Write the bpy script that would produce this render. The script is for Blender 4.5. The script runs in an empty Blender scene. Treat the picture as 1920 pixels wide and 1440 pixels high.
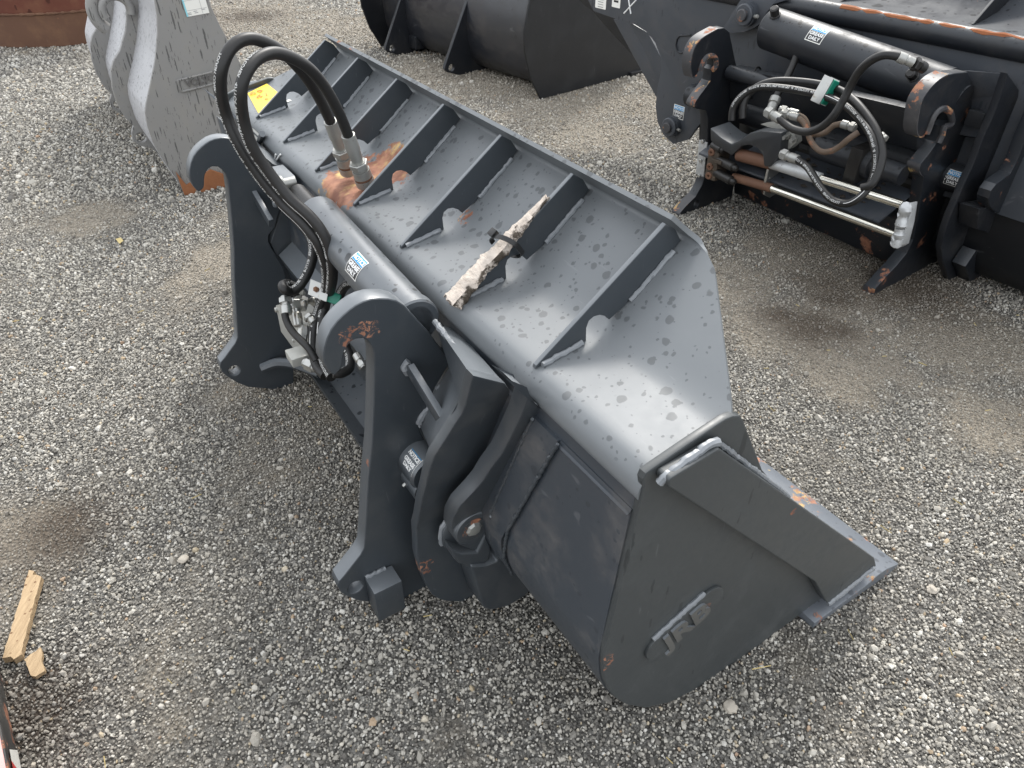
import bpy, bmesh, math, random
import numpy as np
from mathutils import Vector, Matrix, noise
random.seed(7)
rad = math.radians
S = bpy.context.scene
COL = S.collection

# ------------------------------------------------------------------ camera
cd = bpy.data.cameras.new("camera"); cam = bpy.data.objects.new("camera", cd); COL.objects.link(cam)
cam.location = (0, 0, 1.75); cam.rotation_euler = (rad(90 - 37.565), 0, 0)
cd.sensor_width = 36; cd.lens = 25.5; cd.clip_start = .05; cd.clip_end = 500
S.camera = cam

# ------------------------------------------------------------------ sky, sun, exposure
SUN_EL, SUN_AZ = 47.0, 14.0          # azimuth measured from +Y towards +X
w = bpy.data.worlds.new("World"); S.world = w; w.use_nodes = True
nt = w.node_tree; nt.nodes.clear()
sky = nt.nodes.new('ShaderNodeTexSky'); sky.sky_type = 'NISHITA'; sky.sun_disc = False
sky.sun_elevation = rad(SUN_EL); sky.sun_rotation = rad(SUN_AZ); sky.dust_density = 4; sky.air_density = 1.0; sky.ozone_density = 1.0
hs = nt.nodes.new('ShaderNodeHueSaturation'); hs.inputs['Saturation'].default_value = .32
mx = nt.nodes.new('ShaderNodeMix'); mx.data_type = 'RGBA'; mx.inputs[0].default_value = .55
mx.inputs[7].default_value = (8.6, 8.9, 9.3, 1)
bg = nt.nodes.new('ShaderNodeBackground'); bg.inputs[1].default_value = .13
ow = nt.nodes.new('ShaderNodeOutputWorld')
nt.links.new(sky.outputs[0], hs.inputs['Color']); nt.links.new(hs.outputs[0], mx.inputs[6])
nt.links.new(mx.outputs[2], bg.inputs[0]); nt.links.new(bg.outputs[0], ow.inputs[0])
sd = bpy.data.lights.new("sun", 'SUN'); sun = bpy.data.objects.new("sun", sd); COL.objects.link(sun)
sd.energy = 1.5; sd.angle = rad(11); sd.color = (1, .965, .91)
d = Vector((math.sin(rad(SUN_AZ)) * math.cos(rad(SUN_EL)), math.cos(rad(SUN_AZ)) * math.cos(rad(SUN_EL)), math.sin(rad(SUN_EL))))
sun.rotation_euler = (-d).to_track_quat('-Z', 'Y').to_euler()
S.view_settings.view_transform = 'Standard'; S.view_settings.look = 'None'
S.view_settings.exposure = 1.05; S.view_settings.gamma = 1
S.view_settings.use_curve_mapping = False

# ------------------------------------------------------------------ materials
class NB:
    def __init__(s, name):
        s.m = bpy.data.materials.new(name); s.m.use_nodes = True
        s.t = s.m.node_tree; s.t.nodes.clear()
        s.o = s.n('ShaderNodeOutputMaterial'); s.b = s.n('ShaderNodeBsdfPrincipled')
        s.l(s.b.outputs[0], s.o.inputs[0])
        s.tc = s.n('ShaderNodeTexCoord').outputs['Object']
    def n(s, k, **kw):
        x = s.t.nodes.new(k)
        for a, b in kw.items(): setattr(x, a, b)
        return x
    def l(s, a, b): s.t.links.new(a, b)
    def put(s, v, sock):
        if isinstance(v, (int, float)): sock.default_value = v
        elif isinstance(v, tuple): sock.default_value = (v + (1,))[:len(sock.default_value)]
        else: s.l(v, sock)
    def mix(s, f, a, b):
        x = s.n('ShaderNodeMix', data_type='RGBA'); s.put(f, x.inputs[0]); s.put(a, x.inputs[6]); s.put(b, x.inputs[7]); return x.outputs[2]
    def mth(s, op, a, b=0.0, c=0.0, clamp=False):
        x = s.n('ShaderNodeMath', operation=op, use_clamp=clamp)
        s.put(a, x.inputs[0]); s.put(b, x.inputs[1]); s.put(c, x.inputs[2]); return x.outputs[0]
    def noise(s, sc, det=4, vec=None, rough=.55, dist=0):
        x = s.n('ShaderNodeTexNoise'); x.inputs['Scale'].default_value = sc; x.inputs['Detail'].default_value = det
        x.inputs['Roughness'].default_value = rough; x.inputs['Distortion'].default_value = dist
        s.l(vec or s.tc, x.inputs['Vector']); return x.outputs['Fac']
    def vor(s, sc, vec=None, rnd=1.0):
        x = s.n('ShaderNodeTexVoronoi'); x.inputs['Scale'].default_value = sc; x.inputs['Randomness'].default_value = rnd
        s.l(vec or s.tc, x.inputs['Vector']); return x
    def scl(s, v3, vec=None):
        x = s.n('ShaderNodeMapping'); x.inputs['Scale'].default_value = v3; s.l(vec or s.tc, x.inputs['Vector']); return x.outputs[0]
    def step(s, v, a, b):
        x = s.n('ShaderNodeMapRange', interpolation_type='SMOOTHSTEP'); s.put(v, x.inputs[0]); x.inputs[1].default_value = a; x.inputs[2].default_value = b
        return x.outputs[0]
    def bump(s, h, st=.2, dist=.002, prev=None):
        x = s.n('ShaderNodeBump'); x.inputs['Strength'].default_value = st; x.inputs['Distance'].default_value = dist
        s.put(h, x.inputs['Height'])
        if prev: s.l(prev, x.inputs['Normal'])
        s.l(x.outputs[0], s.b.inputs['Normal']); return x.outputs[0]
    def end(s, col, rough, metal=0, spec=.5):
        s.put(col, s.b.inputs['Base Color']); s.put(rough, s.b.inputs['Roughness'])
        s.put(metal, s.b.inputs['Metallic']); s.put(spec, s.b.inputs['Specular IOR Level']); return s.m

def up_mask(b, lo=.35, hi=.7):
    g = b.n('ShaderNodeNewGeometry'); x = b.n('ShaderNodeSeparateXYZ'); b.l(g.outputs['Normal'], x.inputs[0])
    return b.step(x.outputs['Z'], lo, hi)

def wet_spots(b, sc, amount, stretch=(1, 1, 1)):
    """irregular drops of two sizes; amount 0..1 of the cells that carry a drop"""
    nz = b.n('ShaderNodeTexNoise'); nz.inputs['Scale'].default_value = 55; b.l(b.tc, nz.inputs['Vector'])
    add = b.n('ShaderNodeVectorMath', operation='MULTIPLY_ADD'); b.l(nz.outputs['Color'], add.inputs[0]); add.inputs[1].default_value = (.011,) * 3
    b.l(b.scl(stretch), add.inputs[2])
    tot = None
    for k, (s_, am, r) in enumerate(((sc, amount, .36), (sc * 1.55, amount, .34), (sc * 2.7, amount, .28))):
        v = b.vor(s_, add.outputs[0]); c = b.n('ShaderNodeSeparateXYZ'); b.l(v.outputs['Color'], c.inputs[0])
        rr = b.mth('MULTIPLY', c.outputs[0], r)
        ins = b.step(b.mth('SUBTRACT', rr, v.outputs['Distance']), -.01, .06)
        cl = b.step(b.noise(2.6, 3), .34, .52)
        ok = b.mth('LESS_THAN', c.outputs[1], b.mth('MULTIPLY', b.mth('ADD', b.mth('MULTIPLY', cl, .7), .3), am))
        m_ = b.mth('MULTIPLY', ins, ok)
        tot = m_ if tot is None else b.mth('MAXIMUM', tot, m_)
    return tot

def paint(name, col, rough=.34, spec=.7, drops=0, drop_sc=22, drop_vert=False, rust=0, rust_sc=7, patches=(), metal=.0, dust=.25, dust_col=(.20, .19, .17), stretch=(1, 1, 1), dropdark=.55, streak=False, orange=.0, painted_sheen=0.0):
    b = NB(name)
    n1 = b.noise(3.2, 5); n2 = b.noise(38, 3)
    c = b.mix(b.mth('MULTIPLY', n1, .45), tuple(x * .85 for x in col), tuple(min(1, x * 1.22) for x in col))
    dm = b.mth('MULTIPLY', b.step(b.noise(5.5, 6, rough=.7), .45, .75), dust)
    c = b.mix(dm, c, dust_col)
    if painted_sheen: c = b.mix(b.mth('MULTIPLY', up_mask(b, .02, .62), painted_sheen), c, (.15, .164, .176))  # sky sheen painted in: upward faces get a lighter base colour
    # fine scratches
    sc = b.step(b.noise(9, 2, b.scl((14, 1, 1.6)), dist=.6), .70, .745)
    c = b.mix(b.mth('MULTIPLY', sc, .10), c, (.35, .35, .36))
    r = b.mth('ADD', b.mth('MULTIPLY', n2, .10), rough - .05)
    r = b.mth('ADD', r, b.mth('MULTIPLY', dm, .8))
    h = b.mth('ADD', b.mth('MULTIPLY', n2, .25), b.noise(7, 3))
    if drops:
        wm = wet_spots(b, drop_sc, drops, stretch)
        if not drop_vert: wm = b.mth('MULTIPLY', wm, up_mask(b))
        c = b.mix(wm, c, tuple(x * dropdark for x in col))
        r = b.mth('ADD', r, b.mth('MULTIPLY', wm, .06))
        h = b.mth('ADD', h, b.mth('MULTIPLY', wm, .12))
    rm = None
    if rust:
        rm = b.step(b.noise(rust_sc, 9, rough=.72), 1 - rust - .012, 1 - rust + .02)
    for (px, py, pz, rr) in patches:
        vm = b.n('ShaderNodeVectorMath', operation='DISTANCE'); b.l(b.tc, vm.inputs[0]); vm.inputs[1].default_value = (px, py, pz)
        q = b.mth('ADD', b.mth('DIVIDE', vm.outputs['Value'], rr), b.mth('MULTIPLY', b.mth('SUBTRACT', b.noise(16, 5, rough=.65), .5), 2.2))
        q = b.mth('MULTIPLY', b.mth('SUBTRACT', 1, b.step(q, .88, 1.0)), b.step(b.noise(48 if rr < .05 else 14, 5, rough=.7, dist=.8), .50, .56) if rr < .05 else b.step(b.noise(14, 5), .25, .42))
        rm = q if rm is None else b.mth('MAXIMUM', rm, q)
    if rm is not None:
        rc = b.mix(b.step(b.noise(30, 5), .3, .7), (.19, .075, .045), (.36, .17, .10))
        if orange: rc = b.mix(b.step(b.noise(12, 4), .5, .7), rc, (.55, .40, .16))
        c = b.mix(rm, c, rc); r = b.mth('ADD', b.mth('MULTIPLY', rm, .35), r)
        h = b.mth('ADD', h, b.mth('MULTIPLY', b.noise(60, 4), b.mth('MULTIPLY', rm, 1.2)))
    if metal and rm is not None: metal = b.mth('MULTIPLY', b.mth('SUBTRACT', 1, rm), metal)
    b.bump(h, .22, .0025)
    return b.end(c, r, metal, spec)

def plain(name, col, rough=.5, metal=0, spec=.5, var=.15, bsc=40, bst=.15, spots=None):
    b = NB(name)
    n1 = b.noise(bsc * .3, 4)
    c = b.mix(n1, tuple(x * (1 - var) for x in col), tuple(min(1, x * (1 + var)) for x in col))
    if spots: c = b.mix(b.step(b.noise(spots[0], 5, rough=.7), spots[1], spots[1] + .08), c, spots[2])
    b.bump(b.noise(bsc, 4), bst, .002)
    return b.end(c, b.mth('ADD', b.mth('MULTIPLY', n1, .15), rough - .07), metal, spec)

GREY = (.043, .051, .059)
M = {}
M['paint'] = paint('grey_paint', GREY, painted_sheen=.8, rough=.36, spec=.62, drops=.0, rust=.0, dust=.16, patches=[(-.63, .65, .13, .03), (-.43, .56, .22, .03), (-.33, .03, .45, .02), (-.5, .66, .6, .03), (-.4, .64, .85, .03)])
M['hook'] = paint('grey_paint_hook', GREY, painted_sheen=.8, rough=.34, spec=.62, dust=.10, patches=[(-.50, .64, .90, .03), (-.46, .64, .915, .03), (-.485, .64, .87, .025), (-.545, .66, .80, .02), (-.655, .65, .16, .022), (-.52, .66, .55, .02)])
M['top'] = paint('grey_paint_top_lit', (.150, .162, .170), .43, .62, drops=.95, drop_sc=30, dust=.12, dust_col=(.2, .21, .22), dropdark=.56, metal=.05,  # same grey paint, base colour lightened to carry sky glare on the top
                 patches=[(-.20, 1.40, .94, .10), (-.13, 1.37, .95, .12), (-.07, 1.33, .96, .07), (-.22, 1.31, .93, .07), (.055, 1.9, 1.15, .025), (.055, 2.0, 1.15, .03), (-.07, .93, .97, .03), (-.07, 1.28, .97, .03)], orange=.5)
M['rib'] = paint('grey_paint_rib', GREY, painted_sheen=.8, rough=.34, spec=.6, dust=.06)
M['shellp'] = paint('grey_paint_shell', (.040, .049, .060), .38, .7, drops=.3, drop_sc=22, drop_vert=True, dust=.55, dust_col=(.12, .108, .095), dropdark=.7)
M['side'] = paint('grey_paint_side', (.048, .054, .056), .40, .55, drops=.12, drop_sc=34, drop_vert=True, stretch=(1.3, 1.3, .22), dust=.34, dust_col=(.085, .088, .085), dropdark=.6,
                  patches=[(-.02, 0, .40, .016), (-.295, 0, .42, .02), (-.29, 0, .40, .018), (.16, -.03, .62, .010), (.0, -.01, .22, .012)])
M['edge'] = paint('worn_edge_steel', (.15, .165, .185), .45, .7, drops=.7, drop_sc=26, dust=.2, rust=.44, rust_sc=9, orange=.5, metal=.25)
M['cyl'] = paint('grey_paint_cylinder', (.060, .070, .080), .34, .8, painted_sheen=.45, drops=.8, drop_sc=24, dust=.12, dropdark=.3)
M['dirtyrust'] = paint('rust_stained_ring', (.04, .045, .05), .5, .4, rust=.45, rust_sc=22)
M['cover'] = paint('black_cover', (.018, .020, .023), .42, .6, drops=.95, drop_sc=30, dropdark=.2, painted_sheen=.35, dust=.3, dust_col=(.06, .055, .05))
M['lowbeam'] = paint('grey_paint_dirty', (.045, .052, .06), .42, .6, drops=.7, drop_sc=20, painted_sheen=.6, dust=.5, dust_col=(.12, .10, .08))
M['letters'] = paint('raised_letters', (.085, .085, .08), .4, .8, painted_sheen=.9)
M['blackshell'] = paint('black_shell_paint', (.020, .022, .027), .30, .7, drops=.15, drop_sc=16, drop_vert=True, dust=.4, dust_col=(.06, .05, .04))
M['ruststeel'] = paint('dark_rusty_steel', (.03, .03, .03), .5, .4, rust=.42, rust_sc=5, dust=.3)
M['weld'] = paint('painted_weld', (.19, .205, .22), .36, .9, dust=.1)
M['black'] = paint('black_paint', (.015, .017, .021), .40, .38, painted_sheen=.14, drops=1.0, drop_sc=24, dust=.35, dust_col=(.05, .045, .04), dropdark=.18)
M['blackrust'] = paint('black_paint_rusty', (.016, .019, .024), .36, .5, painted_sheen=.14, dust=.25, dust_col=(.06, .05, .04), rust=.40, rust_sc=6)
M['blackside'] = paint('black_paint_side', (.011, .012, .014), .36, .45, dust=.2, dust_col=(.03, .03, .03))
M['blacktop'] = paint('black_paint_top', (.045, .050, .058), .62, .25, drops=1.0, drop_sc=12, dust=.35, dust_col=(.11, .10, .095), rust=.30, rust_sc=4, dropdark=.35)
M['slate'] = paint('slate_paint', (.05, .057, .068), .42, .55, drops=.15, drop_sc=24, drop_vert=True, stretch=(1, 1, .3), dust=.4, dust_col=(.10, .09, .085), dropdark=.6)
M['rusthook'] = paint('worn_hook_rim', (.05, .05, .054), .45, .5, rust=.46, rust_sc=11, orange=.6, dust=.5, dust_col=(.16, .15, .14))
M['volvo'] = paint('pale_grey_paint', (.25, .245, .235), .45, .5, drops=.85, drop_sc=30, drop_vert=True, stretch=(1.9, 1.9, .19), dust=.45, dust_col=(.27, .25, .21), dropdark=.36, rust=.27, rust_sc=5)
M['volvoshell'] = paint('pale_grey_shell', (.46, .46, .47), .42, .6, drops=1.2, drop_sc=34, drop_vert=True, stretch=(1.7, 1.7, .5), dust=.1, dropdark=.3)
M['rust'] = paint('heavy_rust', (.15, .052, .034), .62, .3, drops=.4, drop_sc=10, drop_vert=True, stretch=(1, 1, .3), dust=.55, dust_col=(.24, .125, .075), dropdark=.5)
M['rustsolid'] = paint('orange_rust', (.30, .11, .045), .7, .25, dust=.5, dust_col=(.16, .05, .03))
M['rustdark'] = paint('rusty_brown', (.15, .080, .052), .65, .25, dust=.5, dust_col=(.24, .14, .085), rust=.36, rust_sc=4)
M['edgerust'] = paint('bare_edge_rust', (.30, .125, .055), .6, .3, dust=.6, dust_col=(.15, .055, .03), rust=.3, rust_sc=9)
M['badge'] = plain('badge_lettering', (.11, .105, .10), .5)
M['rubber'] = plain('hose_rubber', (.013, .0125, .012), .46, 0, .45, .35, 60, .12)
M['rubberbrown'] = plain('brown_hose_rubber', (.12, .085, .06), .6, 0, .35, .3, 60, .2, (9, .55, (.30, .13, .07)))
M['white'] = plain('white_print', (.80, .80, .78), .5, 0, .4, .03)
M['zinc'] = plain('zinc_plated', (.42, .42, .40), .32, .85, .5, .15, 60, .1, (25, .60, (.30, .26, .2)))
M['dirtyzinc'] = plain('dirty_zinc', (.36, .36, .34), .42, .65, .5, .25, 70, .25, (60, .66, (.20, .16, .12)))
M['galv'] = plain('galvanised_crust', (.50, .51, .51), .5, .5, .5, .35, 55, .9, (30, .62, (.2, .18, .15)))
M['chrome'] = plain('chrome_rod', (.72, .70, .62), .16, 1, .5, .06)
M['block'] = plain('pale_plated_block', (.40, .40, .37), .42, .35, .5, .08)
M['green'] = plain('green_plastic', (.008, .20, .13), .4, 0, .5, .1)
M['darkplastic'] = plain('black_plastic', (.012, .012, .012), .4, 0, .5, .1)
M['stblack'] = plain('sticker_black', (.018, .018, .02), .4, 0, .5, .1)
M['stblue'] = plain('sticker_blue', (.03, .30, .60), .4, 0, .5, .05)
M['stwhite'] = plain('sticker_white', (.78, .77, .72), .45, 0, .5, .04)
M['yellow'] = plain('yellow_label', (.85, .55, .06), .5, 0, .4, .05)
M['ink'] = plain('orange_ink', (.62, .20, .02), .5, 0, .4, .1)
M['greyprint'] = plain('grey_print', (.30, .30, .30), .5, 0, .4, .1)
M['cyan'] = plain('cyan_print', (.25, .60, .68), .5, 0, .4, .1)
M['red'] = plain('red_reflective', (.65, .03, .03), .35, 0, .5, .1)
M['pink'] = plain('faded_pink_paint', (.52, .30, .28), .6, 0, .4, .25, 30, .3)
M['dirt'] = plain('dirt_clod', (.05, .042, .035), .9, 0, .2, .4, 80, 1)
M['leaf'] = plain('yellow_leaf', (.50, .40, .18), .7, 0, .3, .2)
M['brownpart'] = plain('oily_brown_metal', (.07, .055, .042), .5, .3, .5, .4, 60, .4, (14, .58, (.16, .12, .085)))
M['darkpart'] = plain('oily_dark_metal', (.018, .017, .016), .4, .2, .5, .4, 60, .3)
b = NB('split_wood'); g = b.noise(6, 6, b.scl((30, 3, 30)), dist=.4)
c = b.mix(g, (.20, .13, .07), (.55, .41, .25)); c = b.mix(b.step(b.vor(38).outputs['Distance'], .20, .12), c, (.16, .09, .045))
b.bump(g, .7, .004); M['wood'] = b.end(c, .75, 0, .3)
b = NB('weathered_bark'); g = b.noise(9, 8, b.scl((10, 2, 10)), rough=.7, dist=.5)
g2 = b.step(b.noise(30, 8, rough=.75), .44, .54)
xy = b.n('ShaderNodeSeparateXYZ'); nn0 = b.n('ShaderNodeTexCoord'); b.l(nn0.outputs['Normal'], xy.inputs[0]); sidem = b.step(b.mth('ADD', b.mth('MULTIPLY', xy.outputs['Y'], -1.0), b.mth('MULTIPLY', b.mth('SUBTRACT', b.noise(14, 4), .5), 1.6)), .30, .55)
c = b.mix(g, (.36, .29, .235), (.70, .64, .57)); c = b.mix(b.mth('MULTIPLY', g2, sidem), c, (.075, .060, .045))
b.bump(b.mth('ADD', g, b.noise(40, 6)), 1, .006); M['bark'] = b.end(c, .8, 0, .3)

# ------------------------------------------------------------------ object helpers
def link(o, parent=None):
    COL.objects.link(o)
    if parent is not None: o.parent = parent
    return o
def thing(name, label, cat, loc=(0, 0, 0), rz=0, group=None):
    o = bpy.data.objects.new(name, None); o.empty_display_size = .1
    o.location = loc; o.rotation_euler = (0, 0, rz); link(o)
    o['label'] = label; o['category'] = cat
    if group: o['group'] = group
    return o
def tag(o, label, cat, group=None):
    o['label'] = label; o['category'] = cat
    if group: o['group'] = group
    return o
def fin(me, mat, ang=32):
    if mat is not None: me.materials.clear(); me.materials.append(mat)
    me.polygons.foreach_set('use_smooth', [True] * len(me.polygons))
    try: me.set_sharp_from_angle(angle=rad(ang))
    except Exception: pass
    me.update(); return me
def mobj(name, verts, faces, mat, parent=None, ang=32, bevel=0, fix=True):
    me = bpy.data.meshes.new(name); me.from_pydata([tuple(v) for v in verts], [], faces)
    bm = bmesh.new(); bm.from_mesh(me)
    if fix: bmesh.ops.recalc_face_normals(bm, faces=bm.faces)
    if bevel:
        es = [e for e in bm.edges if len(e.link_faces) == 2 and e.calc_face_angle(0) > rad(40)]
        bmesh.ops.bevel(bm, geom=es, offset=bevel, segments=2, profile=.6, affect='EDGES', clamp_overlap=True)
    bm.to_mesh(me); bm.free()
    fin(me, mat, ang)
    return link(bpy.data.objects.new(name, me), parent)

def cat_rom(p, n=8, closed=False):
    p = [Vector(q) for q in p]; out = []
    N = len(p); rng = range(N) if closed else range(N - 1)
    for i in rng:
        g = (lambda k: p[k % N]) if closed else (lambda k: p[max(0, min(N - 1, k))])
        a, b_, c_, d_ = g(i - 1), g(i), g(i + 1), g(i + 2)
        for k in range(n):
            t = k / n
            out.append(.5 * ((2 * b_) + (c_ - a) * t + (2 * a - 5 * b_ + 4 * c_ - d_) * t * t + (3 * b_ - a - 3 * c_ + d_) * t ** 3))
    if not closed: out.append(p[-1])
    return out
def fillet(poly, r=.012, seg=5, only=None):
    """round the corners of a closed outline"""
    out = []; N = len(poly)
    for i in range(N):
        a, b_, c_ = Vector(poly[i - 1][:2]), Vector(poly[i][:2]), Vector(poly[(i + 1) % N][:2])
        rr = poly[i][2] if len(poly[i]) > 2 else r
        u, v = (a - b_), (c_ - b_)
        lu, lv = u.length, v.length
        if rr <= 0 or lu < 1e-6 or lv < 1e-6: out.append((b_.x, b_.y)); continue
        an = u.angle(v)
        if an > rad(172): out.append((b_.x, b_.y)); continue
        dd = min(rr / math.tan(an / 2), lu * .45, lv * .45)
        p0, p1 = b_ + u * (dd / lu), b_ + v * (dd / lv)
        for k in range(seg + 1):
            t = k / seg
            q = p0 * (1 - t) ** 2 + b_ * 2 * t * (1 - t) + p1 * t * t
            out.append((q.x, q.y))
    return out
def circ(cx, cy, r, n=28): return [(cx + r * math.cos(2 * math.pi * k / n), cy + r * math.sin(2 * math.pi * k / n)) for k in range(n)]
def flat_curve(loops, th, bev):
    cu = bpy.data.curves.new('t', 'CURVE'); cu.dimensions = '2D'; cu.fill_mode = 'BOTH'
    cu.extrude = max(th / 2 - bev, .0001); cu.bevel_depth = bev; cu.bevel_resolution = 1; cu.offset = -bev
    for lp in loops:
        sp = cu.splines.new('POLY'); sp.points.add(len(lp) - 1)
        for p, q in zip(sp.points, lp): p.co = (q[0], q[1], 0, 1)
        sp.use_cyclic_u = True
    o = bpy.data.objects.new('t', cu); me = bpy.data.meshes.new_from_object(o)
    bpy.data.objects.remove(o); bpy.data.curves.remove(cu); return me
UMAT = Matrix(((1, 0, 0, 0), (0, 0, -1, 0), (0, 1, 0, 0), (0, 0, 0, 1)))   # outline (x,z), thickness along y
def plate(name, outline, u0, u1, mat, parent, holes=(), bev=.003, warp=None, r=.0):
    """flat steel plate: outline in (x, z), lying between y=u0 and y=u1"""
    if r: outline = fillet(outline, r)
    me = flat_curve([outline] + list(holes), abs(u1 - u0), min(bev, abs(u1 - u0) * .4))
    me.transform(Matrix.Translation((0, (u0 + u1) / 2, 0)) @ UMAT)
    if warp:
        bm = bmesh.new(); bm.from_mesh(me)
        for zc in [a for a, _ in warp[1:-1]]:
            bmesh.ops.bisect_plane(bm, geom=bm.verts[:] + bm.edges[:] + bm.faces[:], plane_co=(0, 0, zc), plane_no=(0, 0, 1))
        bm.to_mesh(me); bm.free()
        for v in me.vertices:
            z = v.co.z
            for (a, x), (b_, y) in zip(warp, warp[1:]):
                if z <= b_: break
            v.co.y += x + (y - x) * (z - a) / (b_ - a)
    me.name = name
    fin(me, mat, 28); return link(bpy.data.objects.new(name, me), parent)
def rim(name, pts, u0, u1, mat, parent, off=.0015, warp=None):
    """strip following part of a plate's edge (worn rim), pts in (x,z)"""
    v = []; f = []
    for (x, z) in pts: v += [(x, u0, z), (x, u1, z)]
    for i in range(len(pts) - 1): f.append((2 * i, 2 * i + 1, 2 * i + 3, 2 * i + 2))
    return mobj(name, v, f, mat, parent)
def tube(name, pts, r, mat, parent, smooth=6, seg=12, cap=True, jit=0, rs=None):
    P = cat_rom(pts, smooth) if smooth > 1 else [Vector(p) for p in pts]
    n = len(P); V = []; Fc = []
    T = [(P[min(i + 1, n - 1)] - P[max(i - 1, 0)]).normalized() for i in range(n)]
    up = Vector((0, 0, 1)) if abs(T[0].z) < .9 else Vector((1, 0, 0))
    nx = (up - T[0] * up.dot(T[0])).normalized()
    for i in range(n):
        nx = (nx - T[i] * nx.dot(T[i])).normalized(); ny = T[i].cross(nx)
        rr = r * (1 + (random.uniform(-jit, jit) if jit else 0))
        if rs: rr *= rs[min(len(rs) - 1, int(i / n * len(rs)))]
        for k in range(seg):
            a = 2 * math.pi * k / seg; V.append(P[i] + (nx * math.cos(a) + ny * math.sin(a)) * rr)
    for i in range(n - 1):
        for k in range(seg):
            k2 = (k + 1) % seg; Fc.append((i * seg + k, i * seg + k2, (i + 1) * seg + k2, (i + 1) * seg + k))
    if cap: Fc.append(tuple(range(seg))[::-1]); Fc.append(tuple((n - 1) * seg + k for k in range(seg)))
    return mobj(name, V, Fc, mat, parent, 40)
def lathe(name, p0, p1, prof, mat, parent, seg=28, hexa=False):
    """prof: list of (t along p0-p1 in metres, radius)"""
    p0, p1 = Vector(p0), Vector(p1); ax = (p1 - p0).normalized()
    up = Vector((0, 0, 1)) if abs(ax.z) < .9 else Vector((1, 0, 0))
    nx = (up - ax * up.dot(ax)).normalized(); ny = ax.cross(nx)
    if hexa: seg = 6
    V = []; Fc = []
    for t, r in prof:
        for k in range(seg):
            a = 2 * math.pi * k / seg; V.append(p0 + ax * t + (nx * math.cos(a) + ny * math.sin(a)) * max(r, .0002))
    n = len(prof)
    for i in range(n - 1):
        for k in range(seg):
            k2 = (k + 1) % seg; Fc.append((i * seg + k, i * seg + k2, (i + 1) * seg + k2, (i + 1) * seg + k))
    Fc.append(tuple(range(seg))[::-1]); Fc.append(tuple((n - 1) * seg + k for k in range(seg)))
    return mobj(name, V, Fc, mat, parent, 30)
def rod(name, p0, p1, r, mat, parent, seg=24, ch=.0015):
    L = (Vector(p1) - Vector(p0)).length; ch = min(ch, r * .4, L * .3)
    return lathe(name, p0, p1, [(0, r - ch), (ch, r), (L - ch, r), (L, r - ch)], mat, parent, seg)
def hexa(name, c8, mat, parent, bev=.003):
    """8 corners: bottom four then top four, same order"""
    return mobj(name, c8, [(0, 1, 2, 3), (4, 7, 6, 5), (0, 4, 5, 1), (1, 5, 6, 2), (2, 6, 7, 3), (3, 7, 4, 0)], mat, parent, 30, bev)
def box(name, x0, x1, y0, y1, z0, z1, mat, parent, bev=.003):
    return hexa(name, [(x0, y0, z0), (x1, y0, z0), (x1, y1, z0), (x0, y1, z0), (x0, y0, z1), (x1, y0, z1), (x1, y1, z1), (x0, y1, z1)], mat, parent, bev)
def obox(name, c, ax, ay, az, mat, parent, bev=.002):
    """box centred on c with half-axis vectors"""
    c, ax, ay, az = Vector(c), Vector(ax), Vector(ay), Vector(az)
    return hexa(name, [c - ax - ay - az, c + ax - ay - az, c + ax + ay - az, c - ax + ay - az, c - ax - ay + az, c + ax - ay + az, c + ax + ay + az, c - ax + ay + az], mat, parent, bev)
def sheet(name, prof, th, lim, mat, parent, nu=2, jit=0, ang=50):
    """bent sheet steel: prof (x,z) open line, lim(i) -> (u0,u1) per profile point, thickness to its right side"""
    P = [Vector(p) for p in prof]; n = len(P); N = []
    for i in range(n):
        t = (P[min(i + 1, n - 1)] - P[max(i - 1, 0)]).normalized(); N.append(Vector((t.y, -t.x)))
    V = []; Fc = []
    for side in (0, 1):
        for i in range(n):
            q = P[i] + N[i] * (th if side else 0); a, b_ = lim(i)
            for k in range(nu): V.append((q.x, a + (b_ - a) * k / (nu - 1), q.y))
    o = n * nu
    for i in range(n - 1):
        for k in range(nu - 1):
            a = i * nu + k; Fc.append((a, a + 1, a + nu + 1, a + nu)); Fc.append((o + a, o + a + nu, o + a + nu + 1, o + a + 1))
        a = i * nu; Fc.append((a, a + nu, o + a + nu, o + a)); a = i * nu + nu - 1; Fc.append((a, o + a, o + a + nu, a + nu))
    for k in range(nu - 1):
        Fc.append((k, o + k, o + k + 1, k + 1)); a = (n - 1) * nu + k; Fc.append((a, a + 1, o + a + 1, o + a))
    return mobj(name, V, Fc, mat, parent, ang)
def weld(name, pts, r, parent, mat=None):
    P = [Vector(p) for p in pts]; Q = []
    for a, b_ in zip(P, P[1:]):
        k = max(2, int((b_ - a).length / .006))
        for i in range(k): Q.append(a.lerp(b_, i / k) + Vector([random.uniform(-.0012, .0012) for _ in range(3)]))
    Q.append(P[-1])
    return tube(name, Q, r, mat or M['weld'], parent, 1, 8, True, .16)
def text_me(s, size, ext=.0004, align='CENTER', bold=.0):
    cu = bpy.data.curves.new('t', 'FONT'); cu.body = s; cu.size = size; cu.extrude = ext; cu.align_x = align; cu.align_y = 'CENTER'; cu.offset = bold; cu.resolution_u = 3
    o = bpy.data.objects.new('t', cu); me = bpy.data.meshes.new_from_object(o)
    bpy.data.objects.remove(o); bpy.data.curves.remove(cu); return me
def place(name, me, mtx, mat, parent):
    me.name = name; me.transform(mtx); fin(me, mat); return link(bpy.data.objects.new(name, me), parent)
def basis(o, x, y):
    x = Vector(x).normalized(); y = Vector(y); y = (y - x * x.dot(y)).normalized(); z = x.cross(y)
    m = Matrix((x, y, z)).transposed().to_4x4(); m.translation = Vector(o); return m
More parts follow.
